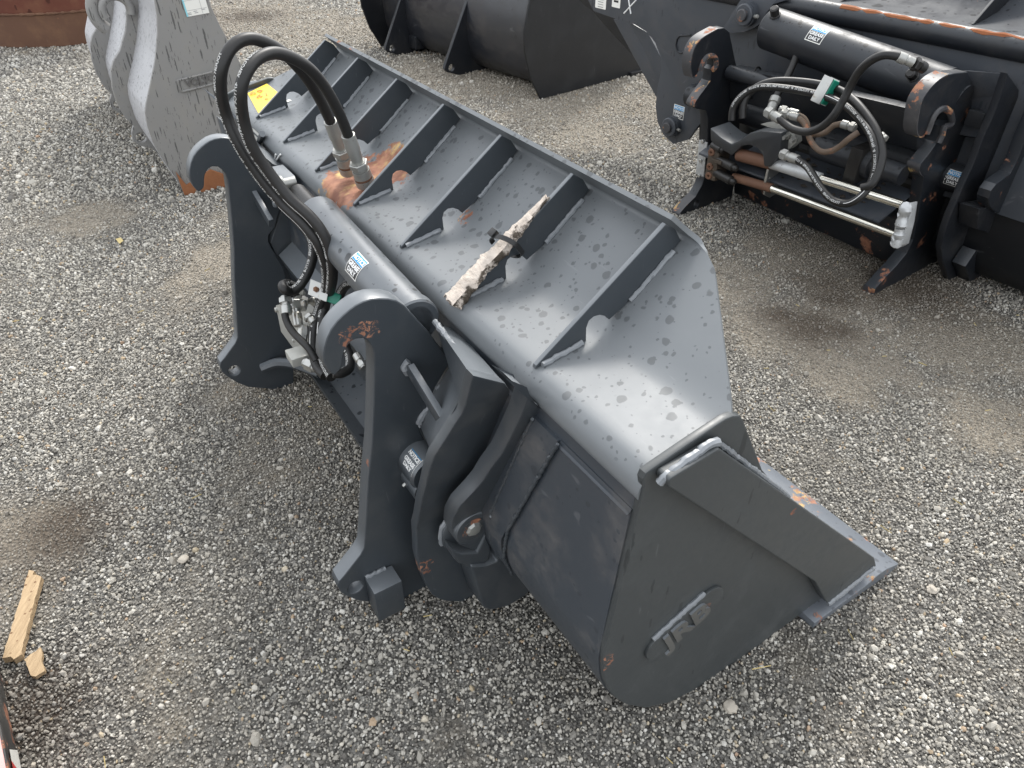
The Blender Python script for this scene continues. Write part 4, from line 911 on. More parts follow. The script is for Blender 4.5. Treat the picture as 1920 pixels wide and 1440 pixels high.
# frame: torsion box, side plate, latch ear on the near side
kf = [(0.252, 0.992), (0.42, 0.905), (0.528, 0.753), (0.612, 0.573), (0.734, 0.34), (0.897, 0.1), (1.161, -0.135), (1.546, -0.328), (1.339, -0.345), (1.143, -0.329), (1.019, -0.275), (0.856, -0.195), (0.662, -0.106), (0.523, -0.01), (0.358, 0.144), (0.272, 0.248), (0.244, 0.342), (0.239, 0.407), (0.245, 0.466), (0.251, 0.548), (0.264, 0.62), (0.263, 0.683), (0.258, 0.739), (0.268, 0.819), (0.265, 0.906)]
ksp = plate('frame_side_plate', kf, -1.29, -1.26, KM, kb, bev=.004)
ka_ = [(0.301, 0.958), (0.415, 0.825), (0.39, 0.685), (0.486, 0.647), (0.618, 0.767), (0.537, 0.922)]
kb_ = [(0.328, 0.973), (0.339, 0.887), (0.333, 0.716), (0.428, 0.693), (0.551, 0.741), (0.492, 0.887)]
V_ = [(x, -1.10, z) for x, z in ka_] + [(x, -1.259, z) for x, z in kb_]
mobj('torsion_box', V_, [tuple(range(6)), tuple(range(6, 12))] + [(i, (i + 1) % 6, 6 + (i + 1) % 6, 6 + i) for i in range(6)], M['slate'], kb, 30, .003)
sm = [(0.343, -1.2, 0.8), (0.375, -1.2, 0.758)]
box('bump_stop', sm[0][0] - .01, sm[0][0] + .05, -1.235, -1.165, sm[1][2] - .01, sm[0][2] + .012, KM, kb, .004)
kc = [(0.354, -1.2, 0.501)][0]
kt_ = rod('cross_tube', (kc[0] + .06, -1.27, kc[2]), (kc[0] + .06, .4, kc[2]), .062, KM, kb, 32)
grease_sticker(basis((kc[0] + .06 - .0625 * .93, kc[1], kc[2] + .0625 * .30), (0, -1, 0), (.3, 0, .93)), .072, kt_, .0625)
ke = [(0.391, 0.91), (0.377, 0.756), (0.391, 0.654), (0.378, 0.6), (0.274, 0.579), (0.249, 0.555), (0.254, 0.522), (0.304, 0.471), (0.394, 0.423), (0.496, 0.38), (0.586, 0.361), (0.656, 0.379), (0.658, 0.449), (0.799, 0.49)]
ear = plate('hinge_ear', ke, -1.40, -1.35, M['blackrust'], kb, bev=.004)
kp = [(0.48, 0.488)][0]
lathe('hinge_pin', (kp[0], -1.407, kp[1]), (kp[0], -1.28, kp[1]), [(0, .022), (0, .030), (.004, .034), (.126, .034)], M['rusthook'], ear, 28)
kbk = [(0.257, 0.466), (0.435, 0.434), (0.591, 0.352), (0.657, 0.239), (0.544, 0.266), (0.332, 0.352)]
plate('saddle_block', kbk, -1.38, -1.295, KM, kb, bev=.004)
kbk = [(0.484, 0.195), (0.727, 0.092), (0.904, -0.084), (0.879, -0.176), (0.688, -0.097), (0.439, 0.126)]
plate('stop_shoe', kbk, -1.36, -1.295, M['blackrust'], kb, bev=.004)
# end plate of the tipping part at the right edge of the picture
# tipping cylinder
ka, kc2 = [Vector(p) for p in [(0.29, -0.137, 0.962), (0.29, -1.062, 0.867)]]
KA = (kc2 - ka).normalized(); KL = (kc2 - ka).length; KR_ = .096
kcy = lathe('tipping_cylinder', ka, kc2, [(0, KR_ - .012), (.012, KR_), (KL, KR_), (KL + .003, KR_ - .006), (KL + .003, .055), (KL + .09, .055)], M['black'], kb, 48)
for k in range(0): pass
uk = Vector((-.72, 0, .69)); uk = (uk - KA * uk.dot(KA)).normalized()
grease_sticker(basis(ka.lerp(kc2, .335) + uk * KR_, KA, uk.cross(KA)), .085, kcy, KR_)
def on_k(t, ang, out_=0):
    u_ = Vector((-1, 0, 0)); u_ = (u_ - KA * u_.dot(KA)).normalized(); v_ = Vector((0, 0, 1)); v_ = (v_ - KA * v_.dot(KA)).normalized()
    return ka + KA * (KL * t) + (u_ * math.cos(ang) + v_ * math.sin(ang)) * (KR_ + out_)
for t in (.06, .88):
    a0 = on_k(t, .95 if t < .5 else .45, -.01); a1 = on_k(t, .95 if t < .5 else .45, .045)
    po = lathe('port_elbow', a0, a1, [(0, .026), (.014, .026), (.016, .021), (.05, .021), (.055, .014)], M['darkpart'], kcy, 8)
ks = [(0.331, -0.097, 0.995), (0.318, -0.16, 0.984), (0.298, -0.242, 0.981)]
fitting(ks[0], ks[1], .019, kcy, M['rustdark']); fitting(ks[2], ks[1], .019, kcy, M['dirtyzinc'], nut=False)
ks = [(-0.025, -1.1, 1.014), (-0.074, -1.075, 1.036), (-0.111, -1.029, 1.055)]
fitting(ks[0], ks[1], .020, kcy, M['darkpart']); fitting(ks[2], ks[1], .019, kcy, M['dirtyzinc'], nut=False)
# cross beams
ub = [(0.224, 0.766), (0.256, 0.596)]; ub2 = [(0.014, 0.851), (0.147, 0.661)]
def beam(nm, A0, A1, B0, B1, ya, yb, d_, mat, bev=.012):
    (x0, z0), (x1, z1), (x2, z2), (x3, z3) = A0, A1, B0, B1
    return hexa(nm, [(x1, ya, z1), (x1 + d_, ya, z1 - .02), (x3 + d_, yb, z3 - .02), (x3, yb, z3), (x0, ya, z0), (x0 + d_, ya, z0), (x2 + d_, yb, z2), (x2, yb, z2)], mat, kb, bev)
beam('upper_cross_beam', ub[0], ub[1], ub2[0], ub2[1], -.0, -1.10, .08, KM)
rod('cap_screw_boss', (ub[0][0] - .03, -.02, ub[0][1] - .02), (ub[0][0] - .03, -.30, ub[0][1] - .02), .035, KM, kb, 20)
tk = [(ub[0][0] + .01 - .045 * math.cos(rad(a)), -.16, ub[0][1] - .05 + .075 * math.sin(rad(a))) for a in range(-90, 150, 20)]
tube('cable_tie', tk, .005, M['darkplastic'], kb, 2, 6)
lb = [(0.398, 0.208), (0.454, 0.021)]; lb2 = [(0.258, 0.293), (0.377, 0.028)]
beam('lower_cross_beam', (lb[0][0] + .02, lb[0][1]), lb[1], (lb2[0][0] + .02, lb2[0][1]), lb2[1], -.0, -1.095, .12, M['blackrust'])
sl = [(0.181, -0.45, 0.456), (0.382, -0.6, 0.416), (0.217, -1.05, 0.478), (0.315, -1.05, 0.311)]
hexa('floor_plate', [(.02, -.05, .36), (.26, -.05, .44), (.26, -1.1, .44), (.02, -1.1, .36), (.02, -.05, .372), (.26, -.05, .452), (.26, -1.1, .452), (.02, -1.1, .372)], M['slate'], kb, .002)
mud = []
for k in range(90):
    pass
# latch cylinder at the right inside the frame
lc = [(0.428, -0.62, 0.467), (0.254, -0.9, 0.544), (0.104, -1.09, 0.625)]
lcy = lathe('latch_cylinder', (.10, -.66, .56), (.10, -1.10, .56), [(0, .04), (.006, .052), (.22, .052), (.22, .062), (.30, .062), (.30, .045), (.44, .045)], KM, kb, 28)
box('cylinder_clamp', .03, .17, -.93, -.87, .48, .635, M['darkpart'], kb, .006)
# valve cover and coupling block
cv = [(-0.144, 0.538), (-0.223, 0.511), (-0.294, 0.499), (-0.339, 0.532), (-0.384, 0.576), (-0.443, 0.604), (-0.554, 0.624), (-0.574, 0.527), (-0.533, 0.453), (-0.502, 0.449), (-0.484, 0.495), (-0.446, 0.521), (-0.397, 0.522), (-0.353, 0.505), (-0.307, 0.443), (-0.246, 0.453), (-0.16, 0.477)]
V_ = [(-.04, u, z) for u, z in cv]; n = len(V_)
cov = mobj('valve_cover', V_ + [(x + .15, y, z + .006) for x, y, z in V_], [tuple(range(n)), tuple(range(n, 2 * n))] + [(i, (i + 1) % n, n + (i + 1) % n, n + i) for i in range(n)], M['cover'], kb, 30, .008)
zb = [(-0.391, 0.609), (-0.467, 0.641), (-0.586, 0.623), (-0.604, 0.579), (-0.574, 0.54), (-0.539, 0.509), (-0.512, 0.608)]
V_ = [(.02, u, z) for u, z in zb]; n = len(V_)
zp = mobj('manifold_plate', V_ + [(x + .05, y, z) for x, y, z in V_], [tuple(range(n)), tuple(range(n, 2 * n))] + [(i, (i + 1) % n, n + (i + 1) % n, n + i) for i in range(n)], M['block'], kb, 30, .002)
for px in [(0, -0.554, 0.599), (0, -0.597, 0.596)]:
    lathe('cap_bolt', (px[0] + .02, px[1], px[2]), (px[0] - .03, px[1] - .01, px[2]), [(0, .018), (.02, .018), (.02, .012), (.05, .009)], M['dirtyzinc'], zp, 6)
# valve bank behind the left hook
vb = [(-0.03, -0.171, 0.42), (-0.03, -0.176, 0.346), (-0.03, -0.179, 0.298), (-0.03, -0.228, 0.448), (-0.03, -0.277, 0.388), (-0.03, -0.279, 0.319), (-0.03, -0.192, 0.39)]
vk = box('valve_block', -.03, .06, vb[0][1] - .05, vb[0][1] + .02, vb[2][2] - .02, vb[0][2] + .03, M['brownpart'], kb, .006)
for i in (0, 1, 2):
    p = Vector(vb[i]); lathe('port_plug', p + Vector((.012, .0, 0)), p + Vector((-.014, -.004, 0)), [(0, .019), (.018, .019), (.022, .016), (.022, .007), (.012, .004)], M['rustdark'], vk, 20)
for i, (rr, LL) in ((3, (.020, .09)), (4, (.023, .15)), (5, (.023, .15))):
    p = Vector(vb[i]); lathe('solenoid', p + Vector((.02, .07, .0)), p + Vector((-.01, -LL * .55, -.0)), [(0, rr), (LL * .8, rr), (LL * .82, rr * .7), (LL * .95, rr * .7), (LL * 1.0, rr * .4)], M['darkpart'], vk, 20)
p = Vector(vb[6]); obox('valve_lever', p + Vector((-.01, -.03, .0)), (0, .035, 0), (.008, 0, 0), (0, 0, .009), M['brownpart'], vk, .002)
gs = [(0.08, -0.03, 0.417), (0.089, -0.03, 0.31), (0.096, -0.03, 0.225)]
for a, b_ in zip(gs, gs[1:]): 
    A_, B_ = Vector(a), Vector(b_)
    obox('galvanised_strip', (A_ + B_) / 2 + Vector((-.012, .0, 0)), (B_ - A_) / 2, (0, .028, 0), (.004, 0, 0), M['galv'], hooks[0], .001)
for a in gs: rod('cap_bolt', Vector(a) + Vector((-.006, 0, 0)), Vector(a) + Vector((-.026, 0, 0)), .010, M['zinc'], hooks[0], 12)
# chrome latch rods
rp = [(0, -0.317, 0.443), (-0, -0.515, 0.459), (0, -0.784, 0.468), (0, -1.182, 0.482), (0, -0.311, 0.325), (0, -0.546, 0.343), (-0, -1.208, 0.35)]
rp = [Vector(p) for p in rp]
r1 = lathe('latch_rod_sleeve', rp[1] - (rp[2] - rp[1]) * .12, rp[2], [(0, .026), (.002, .0265), ((rp[2] - rp[1]).length * 1.12, .0265), ((rp[2] - rp[1]).length * 1.12, .02)], M['galv'], kb, 28)
rod('latch_rod', rp[2], rp[3], .0185, M['chrome'], kb, 28)
rod('latch_rod', rp[5], rp[6], .0175, M['chrome'], kb, 28)
rod('rod_guide_tube', rp[0], rp[1], .031, M['rustdark'], kb, 20); rod('rod_guide_tube', rp[4], rp[5], .022, M['rustdark'], kb, 20)
lp = [(-0.534, 0.487), (-0.556, 0.486), (-0.585, 0.425), (-0.592, 0.352), (-0.567, 0.317), (-0.53, 0.31), (-0.514, 0.348), (-0.51, 0.414), (-0.518, 0.467)]
V_ = [(-.0, 0, 0)]
lpo = [(-0.007, 0.467), (0.052, 0.459), (0.092, 0.418), (0.111, 0.351), (0.103, 0.277), (0.055, 0.269), (0.005, 0.296), (-0.01, 0.366)]
hh_ = [[(0.013, 0.382)][0], [(0.083, 0.36)][0], [(0.024, 0.314)][0], [(0.026, 0.293)][0]]
lkp = plate('link_plate', fillet(lpo, .008), -.512, -.50, M['zinc'], kb, holes=[circ(h_[0], h_[1], .0048, 12) for h_ in hh_[:3]], bev=.0012)
# crusted galvanised pad where the rods end, beside the near hook
gp_ = [(-1.184, 0.489), (-1.22, 0.511), (-1.237, 0.422), (-1.246, 0.327), (-1.233, 0.309), (-1.208, 0.309), (-1.193, 0.381), (-1.187, 0.44)]
V_ = [(-.025, u, z) for u, z in gp_]; n = len(V_)
mobj('rod_end_pad', V_ + [(x + .045, y - .01, z) for x, y, z in V_], [tuple(range(n)), tuple(range(n, 2 * n))] + [(i, (i + 1) % n, n + (i + 1) % n, n + i) for i in range(n)], M['galv'], kb, 30, .006)
pc = [(-0.035, -1.214, 0.498), (-0.035, -1.217, 0.454), (-0.035, -1.222, 0.4), (-0.035, -1.226, 0.36), (-0.035, -1.227, 0.322)]
for a, b_ in zip(pc, pc[1:]): 
    tube('zinc_crust', [Vector(a).lerp(Vector(b_), k / 5) + Vector((random.uniform(-.004, .004),) * 3) for k in range(6)], .022, M['galv'], kb, 1, 9, True, .2)
# hoses
KH = .0165
kd = lambda name, pts, r, mat=None, text=None, side=2, start=.1: hose(name, pts, r, kb, mat, text, side, start)
kd('hydraulic_hose', [(0.295, -0.238, 0.983), (0.274, -0.3, 0.968), (0.251, -0.349, 0.932), (0.217, -0.373, 0.88), (0.175, -0.388, 0.832), (0.128, -0.4, 0.784), (0.086, -0.407, 0.743), (0.055, -0.415, 0.711)], KH)
fitting(*[(0.074, -0.41, 0.731), (0.035, -0.425, 0.685)], .024, kb, M['dirtyzinc'], nut=False)
kd('hydraulic_hose', [(-0.108, -1.032, 1.055), (-0.127, -0.986, 1.055), (-0.134, -0.943, 1.03), (-0.127, -0.901, 0.981), (-0.117, -0.875, 0.917), (-0.128, -0.865, 0.854), (-0.143, -0.849, 0.792), (-0.142, -0.809, 0.738), (-0.14, -0.751, 0.701), (-0.129, -0.677, 0.689), (-0.117, -0.616, 0.696), (-0.114, -0.575, 0.709)], KH)
fitting(*[(-0.108, -0.583, 0.705), (-0.112, -0.5, 0.723)], .021, kb, M['dirtyzinc'])
kd('hydraulic_hose', [(-0.125, -0.391, 0.664), (-0.115, -0.374, 0.722), (-0.094, -0.377, 0.767), (-0.065, -0.408, 0.807), (-0.026, -0.461, 0.831), (0.023, -0.551, 0.84), (0.046, -0.658, 0.844), (0.024, -0.766, 0.844), (-0.026, -0.867, 0.832), (-0.067, -0.959, 0.802), (-0.1, -1.034, 0.763), (-0.132, -1.093, 0.71), (-0.162, -1.119, 0.659), (-0.192, -1.122, 0.6), (-0.204, -1.09, 0.576)], KH)
kd('hydraulic_hose', [(-0.152, -0.353, 0.65), (-0.146, -0.343, 0.698), (-0.133, -0.355, 0.744), (-0.105, -0.385, 0.784), (-0.081, -0.441, 0.809), (-0.036, -0.531, 0.815), (-0.013, -0.639, 0.817), (-0.013, -0.734, 0.817), (-0.041, -0.847, 0.808), (-0.075, -0.938, 0.785), (-0.115, -1.015, 0.756), (-0.142, -1.068, 0.712), (-0.154, -1.096, 0.657), (-0.178, -1.109, 0.592), (-0.214, -1.1, 0.541), (-0.228, -1.062, 0.504), (-0.233, -1.002, 0.498), (-0.217, -0.932, 0.518), (-0.189, -0.869, 0.54), (-0.16, -0.806, 0.562), (-0.145, -0.745, 0.573), (-0.139, -0.719, 0.572)], KH * .98, text=TXT + 'www   ', side=(-.75, -.5, .45), start=.06)
fitting(*[(-0.139, -0.735, 0.572), (-0.145, -0.647, 0.576)], .020, kb, M['dirtyzinc'])
kd('return_hose', [(-0.042, -0.628, 0.709), (-0.048, -0.667, 0.696), (-0.069, -0.709, 0.669), (-0.089, -0.751, 0.642), (-0.109, -0.812, 0.628), (-0.113, -0.86, 0.641), (-0.108, -0.896, 0.673), (-0.104, -0.924, 0.712), (-0.082, -0.945, 0.74)], .0125, M['rubberbrown'])
kd('return_hose', [(-0.021, -0.608, 0.714), (-0.014, -0.636, 0.706), (-0.02, -0.662, 0.69), (-0.036, -0.689, 0.666), (-0.042, -0.732, 0.665), (-0.032, -0.77, 0.683), (-0.024, -0.792, 0.715), (-0.016, -0.828, 0.732)], .0125, M['rubberbrown'])
fitting(*[(-0.02, -0.826, 0.732), (-0.017, -0.891, 0.731)], .0165, kb, M['dirtyzinc'])
for a, b_ in ([(-0.041, -0.627, 0.711), (-0.048, -0.542, 0.712)], [(-0.008, -0.601, 0.715), (-0.023, -0.51, 0.716)]): fitting(a, b_, .0165, kb, M['dirtyzinc'])
fitting(*[(-0.03, -1.015, 0.739), (-0.043, -1.046, 0.729)], .013, kb, M['dirtyzinc'])
kq = [Vector(p) for p in [(0.007, -0.682, 0.837), (0.019, -0.69, 0.871), (-0.006, -0.679, 0.798), (0.009, -0.716, 0.836)]]
a_ = (kq[1] - kq[2]).normalized(); b__ = Vector((0, -1, -.1)); b__ = (b__ - a_ * b__.dot(a_)).normalized(); c__ = a_.cross(b__)
gcl = obox('hose_clamp', kq[0] + b__ * .02 - c__ * .0, a_ * .052, b__ * .022, c__ * .026, M['green'], kb, .006)
sg = -1 if (kq[0] + c__ - Vector((-2, -2, 2))).length < (kq[0] - c__ - Vector((-2, -2, 2))).length else 1
obox('clamp_plate', kq[0] + b__ * .012 - c__ * .029 * sg * -1, a_ * .056, b__ * .024, c__ * .003, M['zinc'], gcl, .001)
obox('clamp_plate', kq[0] + b__ * .012 - c__ * .029 * sg, a_ * .056, b__ * .024, c__ * .003, M['zinc'], gcl, .001)
# dried mud and leaves lying on the lower plate
for k in range(70):
    u = random.uniform(-.98, -.40); x = random.uniform(.05, .24) ; r = random.uniform(.006, .02)
    if k == 0: mv = []; mf = []
    base = len(mv)
    for a in ((1, 0, 0), (-1, 0, 0), (0, 1, 0), (0, -1, 0), (0, 0, .6), (0, 0, -.4)): mv.append((x + a[0] * r * random.uniform(.6, 1.3), u + a[1] * r * random.uniform(.6, 1.3), .372 + (x - .02) / .24 * .08 + r * .3 + a[2] * r))
    mf += [tuple(base + i for i in f_) for f_ in ((0, 2, 4), (2, 1, 4), (1, 3, 4), (3, 0, 4), (2, 0, 5), (1, 2, 5), (3, 1, 5), (0, 3, 5))]
md_ = mobj('dried_mud', mv, mf, M['dirt'], kb); md_['kind'] = 'stuff'

# ------------------------------------------------------------------ black bucket at the top centre
tb = thing('black_bucket', 'plain black bucket seen from behind with two pin-hole ribs, at the top centre', 'loader bucket', (0.233, 6.052, 0), 0.7174)
te = [(0, 0), (-0.115, 0.184), (-0.179, 0.381), (-0.187, 0.517), (-0.132, 0.734), (-0.103, 0.87)]
te = te + [(.55, 1.15), (1.26, .12), (1.24, .0)]
plate('end_plate', te, 0, .02, M['blackside'], tb, bev=.003)
plate('end_plate', te, 2.33, 2.35, M['blackside'], tb, bev=.003)
tp = cat_rom([(.5, .004, 0), (.36, .010, 0), (.205, .034, 0), (.11, .12, 0), (.076, .214, 0), (.062, .33, 0), (.059, .447, 0), (.08, .60, 0), (.14, .80, 0)], 6)
sheet('shell', [(p.x, p.y) for p in tp], .012, lambda i: (.02, 2.33), M['blackshell'], tb)
sheet('bottom_plate', [(.45, .003), (1.1, .0)], -.02, lambda i: (.02, 2.33), M['blackside'], tb)
plate('cutting_edge', [(1.06, -.004), (1.32, -.004), (1.32, .02), (1.06, .03)], -.03, 2.38, M['blackside'], tb)
tr = [(0.111, 0.697), (0.077, 0.58), (-0.194, 0.099), (-0.202, 0.07), (-0.169, 0.038), (0.188, -0.082), (0.576, -0.276), (0.324, 0.297), (0.453, 0.663)]
th_ = [(-0.126, 0.07)][0]
for u0 in (1.014, 1.948):
    rb = plate('rib', tr, u0, u0 + .035, M['black'], tb, holes=[circ(th_[0], th_[1], .030)], bev=.004)
sx = [(0.089, 1.9, 0.106)]
box('stop_block', sx[0][0] - .02, sx[0][0] + .10, 1.83, 1.945, sx[0][2] - .06, sx[0][2] + .05, M['black'], tb, .004)

# ------------------------------------------------------------------ pale grey bucket on the left
vb_ = thing('pale_grey_bucket', 'pale grey bucket with raised name badge, white paper tag and rusted cutting edge, upper left', 'loader bucket', (-1.965, 4.144, 0), 0.5701)
ve = [(0.18, 1.174), (0.124, 1.033), (0.116, 0.958), (0.095, 0.878), (0.051, 0.758), (-0.01, 0.635), (-0.062, 0.536), (-0.08, 0.49), (-0.088, 0.418), (-0.085, 0.319), (-0.066, 0.238), (-0.025, 0.111), (0.002, 0.006), (0.227, -0.028), (0.501, 0.006), (0.586, 0.091), (0.498, 0.646), (0.422, 0.882), (0.398, 0.979), (0.4, 1.158)]
ep = plate('end_plate', ve, 0, .022, M['volvo'], vb_, bev=.003)
vs = cat_rom([(x, z, 0) for x, z in ve[:13]], 4)
sheet('shell', [(p.x + .004, p.y) for p in vs][::-1], .012, lambda i: (.022, 2.3), M['volvoshell'], vb_)
vr1 = [(0.075, 1.119), (0.046, 0.961), (0.046, 0.906), (0.031, 0.857), (0.008, 0.8), (-0.053, 0.703), (-0.108, 0.648), (-0.135, 0.598), (-0.157, 0.501), (-0.157, 0.414), (-0.138, 0.328), (-0.107, 0.272), (-0.129, 0.235), (-0.135, 0.183), (-0.105, 0.147), (-0.045, 0.122), (0.015, 0.033), (0.09, 0.124), (0.021, 0.285), (-0.03, 0.41), (0.005, 0.53), (0.138, 0.694), (0.208, 0.833), (0.284, 1.104)]
vho = [(-0.084, 0.197)][0]
for u0 in (.55, 1.35):
    rb = plate('rib', vr1, u0, u0 + .035, M['volvo'], vb_, holes=[circ(vho[0], vho[1], .030)], bev=.004)
    if u0 < 1:
        ringp = [(-0.071, 0.5, 1.006), (-0.084, 0.5, 0.948), (-0.07, 0.5, 0.906), (-0.041, 0.5, 0.889)]
        rc_ = [(-0.008, 0.913)][0]
        rr_ = [(rc_[0] + .075 * math.cos(rad(a)), .53, rc_[1] + .075 * math.sin(rad(a))) for a in range(-20, 215, 15)]
        tube('hook_seat_ring', rr_, .022, M['volvo'], rb, 2, 12)
        rr_ = [(rc_[0] + .12 * math.cos(rad(a)), .56, rc_[1] + .12 * math.sin(rad(a))) for a in range(80, 240, 15)]
        tube('hook_lug', rr_, .035, M['volvo'], rb, 2, 12)
vw = [(-0.026, 0.113), (-0.001, 0.002), (0.225, -0.033), (0.498, 0.001), (0.504, 0.109), (0.24, 0.042), (0.147, 0.115), (0.012, 0.062)]
plate('worn_edge', [(-0.013, 0.145), (-0.003, -0.002), (0.225, -0.037), (0.511, -0.007), (0.51, 0.069), (0.277, 0.057), (0.18, 0.118), (0.024, 0.055)], -.014, -.001, M['edgerust'], vb_, bev=.002)
vbd = [(0.25, 0.615), (0.152, 0.603), (0.353, 0.623), (0.246, 0.575)]
bc_ = Vector(vbd[0]); bd_ = (Vector(vbd[2]) - Vector(vbd[1])).normalized()
bo = [bc_ + bd_ * x + Vector((-bd_.y, bd_.x)) * z for x, z in ((-.125, -.034), (.125, -.034), (.125, .034), (-.125, .034))]
bdg = plate('name_badge', fillet([(q.x, q.y) for q in bo], .012), -.008, .001, M['volvo'], vb_, bev=.003)
tube('badge_rim', [(q.x, -.009, q.y) for q in [bc_ + (Vector((q[0], q[1])) - bc_) * .9 for q in fillet([(q.x, q.y) for q in bo], .012)]] + [(bo[0].x * .1 + bc_.x * .9 * 0 + bo[0].x * .8 + bc_.x * .1, -.009, bo[0].y * .9 + bc_.y * .1)], .0055, M['volvo'], bdg, 1, 8)
place('lettering', text_me('VOLVO', .050, .004, bold=.002), basis((bc_.x, -.0125, bc_.y), (bd_.x, 0, bd_.y), (-bd_.y, 0, bd_.x)), M['badge'], bdg)
tg = [Vector(p) for p in [(0.262, -0.004, 0.939), (0.382, -0.004, 0.947), (0.257, -0.004, 1.021), (0.327, -0.004, 1.004)]]
tx = (tg[1] - tg[0]).normalized(); W_ = (tg[1] - tg[0]).length; ty = (tg[2] - tg[0]); ty = (ty - tx * ty.dot(tx)).normalized()
H_ = .20; tc = tg[0] + tx * W_ / 2 + ty * H_ / 2
tagp = place('paper_tag', rect_me(W_, H_), basis(tc, tx, ty), M['stwhite'], vb_)
place('tag_border', rect_me(.008, H_ , .0008), basis(tc - tx * (W_ / 2 - .004), tx, ty), M['cyan'], tagp)
place('handwriting', text_me('L16-701', .036, .0002, bold=.0012), basis(tg[0] + tx * (W_ * .56) + ty * .095 + Vector((0, -.0012, 0)), tx, ty), M['stblack'], tagp)
for o_, s_ in ((.075, .9), (.028, .9)): place('tag_rule', rect_me(W_ * s_, .0015, .0008), basis(tg[0] + tx * (W_ * .5) + ty * o_, tx, ty), M['greyprint'], tagp)
place('tag_rule', rect_me(.0015, .075, .0008), basis(tg[0] + tx * (W_ * .72) + ty * .038, tx, ty), M['greyprint'], tagp)
for i, (a, o_) in enumerate(((.15, .016), (.15, .009), (.42, .02), (.45, .012), (.78, .022))): place('decal_print', rect_me(W_ * .16, .0032, .0008), basis(tg[0] + tx * (W_ * a) + ty * o_, tx, ty), M['greyprint'], tagp)

# ------------------------------------------------------------------ big rusty curved shell, far left corner
rs = thing('rusty_bucket', 'huge rust-brown curved bucket shell standing in the far left corner', 'bucket', (-4.85, 8.78, 0), 0)
def band(nm, z0, z1, r0, r1, th, mat, a0=170, a1=370, n=90, wob=0):
    V = []; Fc = []
    for k in range(n + 1):
        a = rad(a0 + (a1 - a0) * k / n)
        for (r_, z_) in ((r0, z0), (r1, z1), (r1 - th, z1), (r0 - th, z0)):
            q_ = r_ + random.uniform(-wob, wob); V.append((q_ * math.cos(a), q_ * math.sin(a), z_))
    for k in range(n):
        for j in range(4): Fc.append((4 * k + j, 4 * k + (j + 1) % 4, 4 * k + 4 + (j + 1) % 4, 4 * k + 4 + j))
    Fc += [(0, 1, 2, 3), (4 * n, 4 * n + 1, 4 * n + 2, 4 * n + 3)]
    return mobj(nm, V, Fc, mat, rs, 40)
band('lower_band', .0, .30, 1.0, 1.03, .05, M['rustdark'])
band('upper_shell', .29, 1.3, 1.02, 1.16, .03, M['rust'])
V = [(1.036 * math.cos(rad(a)), 1.036 * math.sin(rad(a)), .302) for a in np.arange(172, 368, 1.2)]
tube('weld_bead', V, .010, M['rustdark'], rs, 1, 6, True, .5)

# ------------------------------------------------------------------ steel beam end with reflective tape, lower left corner
qb = [(-1.751, 1.6, 0), (-1.119, 0.751, 0), (-1.363, 1.162, 0.22), (-0.989, 0.637, 0.22)]
g0, g1 = Vector((qb[0][1] * 0 + qb[0][0], qb[0][1], 0)), Vector((qb[1][0], qb[1][1], 0))
g0, g1 = Vector((qb[0][0], qb[0][1], 0)), Vector((qb[1][0], qb[1][1], 0))
fb0 = thing('steel_beam', 'dark steel beam end with pink top and red-white tape, lower left corner', 'steel beam')
gb = [(-1.413, 1.153, 0.012), (-1.101, 0.735, 0.012), (-1.119, 0.807, 0.2), (-1.038, 0.697, 0.2)]
p0, p1, p2, p3 = [Vector((a, b_, c)) for a, b_, c in gb]
dn = (p0 - p1).normalized()
p3 = p2 - dn * (p2 - p3).length
lft = Vector((-dn.y, dn.x, 0)).normalized()
if lft.x > 0: lft = -lft
p2x = p2 + dn * .03; p3x = p3 - dn * .5; p1x = p1 - dn * .4
E_ = [p0, p1x, p1x + lft * .4, p0 + lft * .4, p2x, p3x, p3x + lft * .4, p2x + lft * .4]
bmb = hexa('beam_body', [tuple(v) for v in E_], M['ruststeel'], fb0, .004)
hexa('beam_top', [tuple(v + Vector((0, 0, .0005))) for v in (p2x + lft * .004, p3x + lft * .004, p3x + lft * .39, p2x + lft * .39)] + [tuple(v + Vector((0, 0, .004))) for v in (p2x + lft * .004, p3x + lft * .004, p3x + lft * .39, p2x + lft * .39)], M['pink'], fb0, .001)
sf = lambda s_, t_: (p1.lerp(p0, s_)).lerp(p3.lerp(p2, s_), t_)
nrm = (p0 - p1).cross(p3 - p1).normalized()
if nrm.x < 0: nrm = -nrm
def tape(quad, mat):
    return mobj('reflective_tape', [tuple(sf(*q) + nrm * .0035) for q in quad], [tuple(range(len(quad)))], mat, fb0, fix=False)
tape([(.34, .82), (.24, .12), (.08, .10), (.20, .84)], M['stwhite'])
tape([(.20, .84), (.08, .10), (-.12, .10), (-.05, .85)], M['red'])

# ------------------------------------------------------------------ small loose things
def slab(name, pts, th, mat, label, cat, tear=.006, z0=0.006):
    P = []
    for i in range(len(pts)):
        a, b_ = Vector(pts[i][:2]), Vector(pts[(i + 1) % len(pts)][:2]); k = max(1, int((b_ - a).length / .012))
        for j in range(k): P.append(a.lerp(b_, j / k) + Vector((random.uniform(-1, 1), random.uniform(-1, 1))) * (tear if (b_ - a).length < .13 else tear * .25))
    c_ = sum(P, Vector((0, 0))) / len(P); n = len(P)
    V = [(p.x - c_.x, p.y - c_.y, z0 + .002 * random.random()) for p in P] + [((p.x - c_.x) * .985, (p.y - c_.y) * .985, z0 + th) for p in P]
    o = mobj(name, V, [tuple(range(n))[::-1], tuple(range(n, 2 * n))] + [(i, (i + 1) % n, n + (i + 1) % n, n + i) for i in range(n)], mat, None, 30)
    o.location = (c_.x, c_.y, 0); return tag(o, label, cat)
